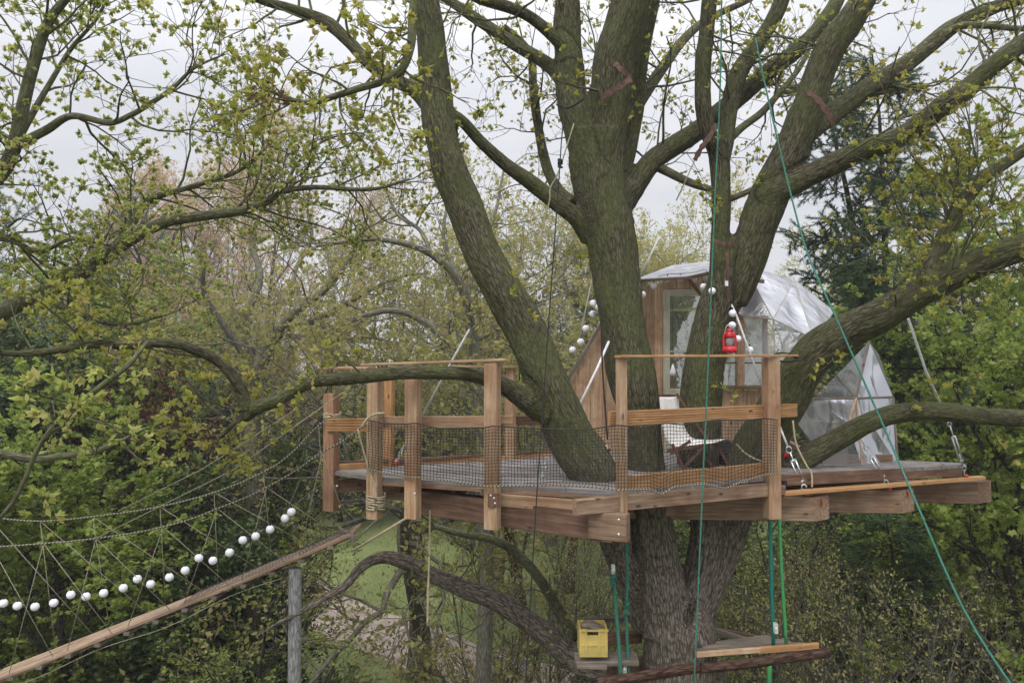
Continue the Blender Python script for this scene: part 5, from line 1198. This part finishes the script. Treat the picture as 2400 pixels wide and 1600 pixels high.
for i in range(60):
    t = i / 12 * 2 * math.pi; rows.append((c.x + (.105 + .02 * math.sin(i * .4)) * math.cos(t), c.y + .05 * math.sin(t), c.z + .04 * math.sin(t) + .006 * math.sin(i), .0045))
tag(tube('coiled_hose', rows, M['black'], None, 6), 'thin black hose coiled on the end of the top rail', 'hose')

# ------------------------------------------------------------------ deck chair
def deck_chair(label, Lc, Rc, YL, YR, mt, bars, group='folding deck chairs'):
    root_ = thing('deck_chair', label, 'chair', atz(1640, 1095, ZD) if 'white' in label else atz(1400, 1100, ZD))
    n = 14
    a = spline([(x, y, 0, .1) for x, y in Lc], 5); b_ = spline([(x, y, 0, .1) for x, y in Rc], 5)
    V = []; Fs = []
    m_ = min(len(a), len(b_))
    for i in range(m_):
        pa, pb_ = P(a[i, 0], a[i, 1], YL), P(b_[i, 0], b_[i, 1], YR)
        for k in range(5): q = pa.lerp(pb_, k / 4); q.z -= .012 * math.sin(k / 4 * math.pi); V.append(q)
    for i in range(m_ - 1):
        for k in range(4): Fs.append((i * 5 + k, i * 5 + k + 1, (i + 1) * 5 + k + 1, (i + 1) * 5 + k))
    o = polymesh('fabric_seat', V, Fs, mt, root_, .008)
    for f in o.data.polygons: f.use_smooth = True
    for nm, x0, y0, Y0, x1, y1, Y1 in bars: board(nm, P(x0, y0, Y0), P(x1, y1, Y1), .026, .018, M['frame'], root_)
    return root_
deck_chair('folding deck chair with white canvas facing right between the stems',
           [(1545, 927), (1548, 960), (1553, 1000), (1562, 1030), (1580, 1046), (1620, 1044), (1650, 1040)], [(1583, 927), (1592, 960), (1603, 1000), (1616, 1022), (1632, 1030), (1668, 1032), (1700, 1029)], 6.45, 6.70, M['fabric'],
           [('back_stile', 1586, 922, 6.75, 1660, 1035, 6.75), ('arm', 1572, 1062, 6.4, 1618, 1033, 6.42),
            ('leg', 1576, 1040, 6.4, 1603, 1102, 6.4), ('leg', 1650, 1045, 6.42, 1600, 1098, 6.45), ('leg', 1628, 1036, 6.72, 1668, 1090, 6.72), ('leg', 1680, 1040, 6.72, 1706, 1090, 6.72),
            ('seat_rail', 1564, 1056, 6.42, 1652, 1042, 6.42), ('seat_rail', 1618, 1040, 6.72, 1702, 1033, 6.72), ('cross_bar', 1545, 927, 6.45, 1583, 927, 6.70)])
deck_chair('folding deck chair with peach canvas seen behind the leaning stem',
           [(1326, 950), (1338, 990), (1356, 1025), (1382, 1046), (1420, 1052)], [(1334, 944), (1352, 975), (1372, 1010), (1398, 1036), (1432, 1044)], 6.75, 7.1, M['pink_fabric'],
           [('back_stile', 1324, 944, 6.72, 1424, 1064, 6.72), ('leg', 1424, 1058, 6.75, 1395, 1110, 6.75), ('leg', 1360, 1040, 6.75, 1428, 1112, 6.75), ('back_stile', 1334, 940, 7.12, 1430, 1056, 7.12)])
# dark bundle under the chair
bm = bmesh.new(); bmesh.ops.create_icosphere(bm, subdivisions=3, radius=.13)
for vv_ in bm.verts: vv_.co *= 1 + .35 * noise.noise(vv_.co * 9); vv_.co.z *= .95; vv_.co.x *= 1.1
me = bpy.data.meshes.new('bundle'); bm.to_mesh(me); bm.free()
for f in me.polygons: f.use_smooth = True
o = link('bag', me, M['black']); o.location = atz(1700, 1090, ZD) + Vector((0, .1, .13)); tag(o, 'black crumpled bag on the deck under the white chair', 'bag')

# red lantern hanging by the window
LC = P(1710, 800, 6.66); lan = thing('lantern', 'red enamel storm lantern hanging beside the globe string', 'lantern', LC)
s = W(1, 6.6)
lathe('fuel_tank', [(.003, -27 * s), (15 * s, -27 * s), (17 * s, -22 * s), (16 * s, -14 * s), (9 * s, -11 * s), (.003, -11 * s)], M['red'], lan, LC)
lathe('glass_chimney', [(6 * s, -11 * s), (9 * s, -4 * s), (8.5 * s, 6 * s), (5 * s, 10 * s)], M['film'], lan, LC)
lathe('hood', [(10 * s, 9 * s), (11 * s, 12 * s), (9 * s, 20 * s), (6 * s, 23 * s), (8 * s, 25 * s), (5 * s, 30 * s), (.003, 31 * s)], M['red'], lan, LC)
for sg in (-1, 1):
    rope('side_tube', [tuple(LC + Vector((sg * 13 * s, 0, -18 * s))), tuple(LC + Vector((sg * 14.5 * s, 0, 0))), tuple(LC + Vector((sg * 13 * s, 0, 14 * s))), tuple(LC + Vector((sg * 7 * s, 0, 22 * s)))], 2.6 * s, M['red'], lan, 8, 5)
rope('bail', [tuple(LC + Vector((-13 * s, 0, 12 * s))), tuple(LC + Vector((-8 * s, 0, 34 * s))), tuple(LC + Vector((0, 0, 40 * s))), tuple(LC + Vector((8 * s, 0, 34 * s))), tuple(LC + Vector((13 * s, 0, 12 * s)))], .8 * s, M['steel'], lan, 5, 4)
# second red lantern standing at the rail end
LC = P(1832, 1045, 6.9); lan = thing('lantern', 'red storm lantern half hidden behind the second front post', 'lantern', LC)
lathe('fuel_tank', [(.003, -27 * s), (15 * s, -27 * s), (17 * s, -22 * s), (16 * s, -14 * s), (9 * s, -11 * s), (.003, -11 * s)], M['red'], lan, LC)
lathe('glass_chimney', [(6 * s, -11 * s), (9 * s, -4 * s), (8.5 * s, 6 * s), (5 * s, 10 * s)], M['film'], lan, LC)
lathe('hood', [(10 * s, 9 * s), (11 * s, 12 * s), (9 * s, 20 * s), (6 * s, 23 * s), (8 * s, 25 * s), (5 * s, 30 * s), (.003, 31 * s)], M['red'], lan, LC)
o = board('shoe', P(1830, 1133, 6.34), P(1858, 1128, 6.5), .05, .05, M['black'], None); o.name = 'black_box'; tag(o, 'small black box on the ledge beside the second front post', 'box')

# ------------------------------------------------------------------ lower shelf platform
LP = P(1600, 1530, 7.0); low_ = thing('lower_platform', 'rough lower platform of boards and poles round the oak trunk', 'platform', LP)
board('shelf_board', P(1347, 1543, 6.36), P(1493, 1543, 6.36), .045, .20, M['oldwood'], low_, up=(0, 0, 1))
board('shelf_board', P(1350, 1554, 6.28), P(1420, 1555, 6.28), .03, .16, M['oldwood'], low_)
board('edge_plank', P(1632, 1533, 6.25), P(1780, 1522, 6.4), .045, .03, M['plank'], low_)
board('edge_plank', P(1776, 1523, 6.40), P(1917, 1512, 6.55), .055, .03, M['larch'], low_)
for k in range(3):
    board('floor_plank', P(1640 + k * 14, 1529 - k * 8, 6.36 + k * .17), P(1890 - k * 40, 1513 - k * 9, 6.66 + k * .17), .022, .145, M['oldwood'], low_)
rope('round_pole', [tuple(P(1400, 1600, 6.0)), tuple(P(1520, 1582, 6.05)), tuple(P(1620, 1565, 6.1)), tuple(P(1640, 1562, 6.1))], .044, M['red_bark'], low_, 12, 4)
rope('round_pole', [tuple(P(1640, 1565, 6.12)), tuple(P(1740, 1556, 6.2)), tuple(P(1850, 1540, 6.3)), tuple(P(1942, 1528, 6.4))], .042, M['red_bark'], low_, 12, 4)
board('dark_pole', P(1668, 1475, 7.4), P(1790, 1512, 6.8), .05, .05, M['oldwood'], low_)
board('dark_pole', P(1672, 1473, 7.6), P(1862, 1510, 7.2), .04, .05, M['beamred'], low_)
board('dark_pole', P(1740, 1488, 7.6), P(1860, 1516, 7.0), .05, .05, M['oldwood'], low_)
board('cross_beam', P(1410, 1500, 6.9), P(1500, 1490, 7.1), .10, .08, M['beamred'], low_)
board('cross_beam', P(1430, 1580, 6.5), P(1560, 1540, 7.4), .10, .08, M['beamred'], low_)
board('cross_beam', P(1380, 1452, 7.6), P(1490, 1448, 7.8), .04, .07, M['oldwood'], low_)
# crate
cx0, cx1, cy0, cy1, Yc = 1359, 1424, 1475, 1539, 6.22
C0 = P((cx0 + cx1) / 2, cy1, Yc); wx = W(cx1 - cx0, Yc); hz = W(cy1 - cy0, Yc); dpt = .22
crate = thing('crate', 'yellow plastic crate with handle slots on the left end of the lower shelf', 'crate', C0)
def cbox(name, x0, x1, y0, y1, z0, z1, mt):
    V = [C0 + Vector((x, y, z)) for z in (z0, z1) for y in (y0, y1) for x in (x0, x1)]
    return polymesh(name, V, [[0, 1, 3, 2][::-1], [4, 5, 7, 6], [0, 1, 5, 4], [2, 3, 7, 6][::-1], [0, 2, 6, 4][::-1], [1, 3, 7, 5]], mt, crate)
h = wx / 2
cbox('bottom', -h, h, 0, dpt, 0, .012, M['yellow'])
cbox('side_wall', -h, -h + .012, .012, dpt - .012, .012, hz, M['yellow']); cbox('side_wall', h - .012, h, .012, dpt - .012, .012, hz, M['yellow'])
cbox('back_wall', -h, h, dpt - .012, dpt, .012, hz, M['yellow'])
cbox('front_wall', -h, h, 0, .012, .012, hz * .78, M['yellow']); cbox('front_wall', -h, -h * .45, 0, .012, hz * .78, hz, M['yellow']); cbox('front_wall', h * .35, h, 0, .012, hz * .78, hz, M['yellow'])
for x in (-h * .95, -h * .55, h * .40, h * .85): cbox('rib', x - .008, x + .008, -.010, -.0005, .03, hz * .99, M['yellow'])
cbox('rim', -h - .006, h + .006, -.014, -.0005, hz * .93, hz * .995, M['yellow']).name = 'rim'
cbox('rim', -h * .9, h * .9, -.009, -.0005, hz * .40, hz * .45, M['yellow'])
bm = bmesh.new(); bmesh.ops.create_icosphere(bm, subdivisions=3, radius=.085)
for vv_ in bm.verts: vv_.co *= 1 + .4 * noise.noise(vv_.co * 12 + Vector((3, 1, 2))); vv_.co.z *= .6
me = bpy.data.meshes.new('sacking'); bm.to_mesh(me); bm.free()
o = link('crumpled_sack', me, M['oldwood']); o.location = C0 + Vector((.0, .11, hz * .93)); tag(o, 'crumpled grey sack piled on top of the yellow crate', 'sack')


# ------------------------------------------------------------------ two spreading oaks seen behind the railing
def spreading(label, foot, Yf, limbs, seed, dens, lens, trunkw):
    f = P(foot[0], foot[1], Yf); rt = thing('oak_tree', label, 'tree', (f.x, f.y, 0), 'budding oaks beyond the platform'); of = np.array(rt.location)
    wd = Wood(); lv = Leaves(); rg = np.random.RandomState(seed)
    tr = spline([(f.x, f.y, -.3, W(trunkw, Yf) * .8), (f.x, f.y, 2, W(trunkw, Yf) * .55), (f.x + .1, f.y, 4.5, W(trunkw, Yf) * .5), (*f, W(trunkw, Yf) * .5)], 6)
    ls = [limb(l, 5) for l in limbs]
    for l in [tr] + ls: wd.add(l[:, :3], l[:, 3], 8)
    leafy(ls, dens, lens, rg, wd, lv, .058, 'kite', 8, (6, 4), wander=.26, rmax=.03, upb=.03)
    link('trunk', wd.mesh('trunk', of), M['old_bark'], rt); tag(link('crown', lv.mesh('crown', of), M['far_leaf'], rt), kind='stuff')
spreading('arching budding oak whose curved limbs show just left of the leaning stem', (1125, 900), 11.5,
    [[(1125, 900, 34, 11.5), (1108, 800, 26, 11.5), (1092, 700, 22, 11.4), (1062, 640, 20, 11.3), (1010, 596, 17, 11.2), (950, 572, 14, 11), (867, 561, 11, 10.8), (740, 577, 6, 10.6)],
     [(1110, 850, 24, 11.5), (1040, 790, 18, 11.8), (980, 745, 16, 12), (920, 728, 14, 12), (860, 738, 12, 12), (800, 762, 9, 12), (740, 780, 5, 12)],
     [(1010, 596, 12, 11.2), (985, 540, 10, 11.5), (930, 500, 8, 11.8), (900, 430, 5, 12)],
     [(1092, 700, 14, 11.4), (1120, 600, 11, 12), (1160, 500, 8, 12.5), (1180, 400, 5, 13)],
     [(1108, 800, 16, 11.5), (1180, 760, 12, 12.5), (1260, 700, 9, 13), (1320, 640, 5, 13.5)],
     [(1080, 670, 12, 11.4), (1040, 560, 9, 12), (1050, 450, 6, 12.5), (1030, 360, 4, 13)]], 31, 2.6, 1.9, 36)
spreading('grey spreading oak fanning its bare limbs above the prow railing', (590, 900), 14,
    [[(590, 900, 44, 14), (640, 790, 26, 14), (700, 725, 20, 14), (755, 684, 17, 14), (810, 620, 13, 14), (850, 540, 8, 14), (870, 470, 4, 14)],
     [(600, 850, 26, 14), (660, 780, 20, 14.4), (740, 750, 16, 14.8), (830, 700, 12, 15), (930, 650, 8, 15), (1000, 640, 4, 15)],
     [(590, 860, 26, 14), (580, 740, 20, 14.2), (610, 650, 16, 14.5), (590, 560, 12, 15), (620, 470, 8, 15), (610, 390, 4, 15)],
     [(590, 850, 24, 14), (530, 770, 18, 13.6), (480, 690, 14, 13.3), (470, 600, 10, 13), (420, 520, 6, 13)],
     [(700, 725, 14, 14), (690, 640, 11, 14.5), (730, 560, 9, 15), (720, 480, 6, 15), (740, 400, 3, 15)],
     [(660, 780, 13, 14.4), (760, 800, 10, 14), (860, 790, 8, 13.6), (950, 810, 4, 13.4)]], 32, 2.4, 2.1, 40)
#HAZE
hz_ = bpy.data.materials.new('haze'); hz_.use_nodes = True; t = hz_.node_tree; t.nodes.clear()
ho = t.nodes.new('ShaderNodeOutputMaterial'); pv = t.nodes.new('ShaderNodeVolumePrincipled')
pv.inputs['Density'].default_value = .0016; pv.inputs['Color'].default_value = (.92, .94, 1, 1); pv.inputs['Anisotropy'].default_value = .2
t.links.new(pv.outputs[0], ho.inputs['Volume'])
bm = bmesh.new(); bmesh.ops.create_cube(bm, size=1); me = bpy.data.meshes.new('haze'); bm.to_mesh(me); bm.free()
o = link('haze', me, hz_); o.scale = (900, 720, 32); o.location = (0, 250, 13); o['kind'] = 'stuff'
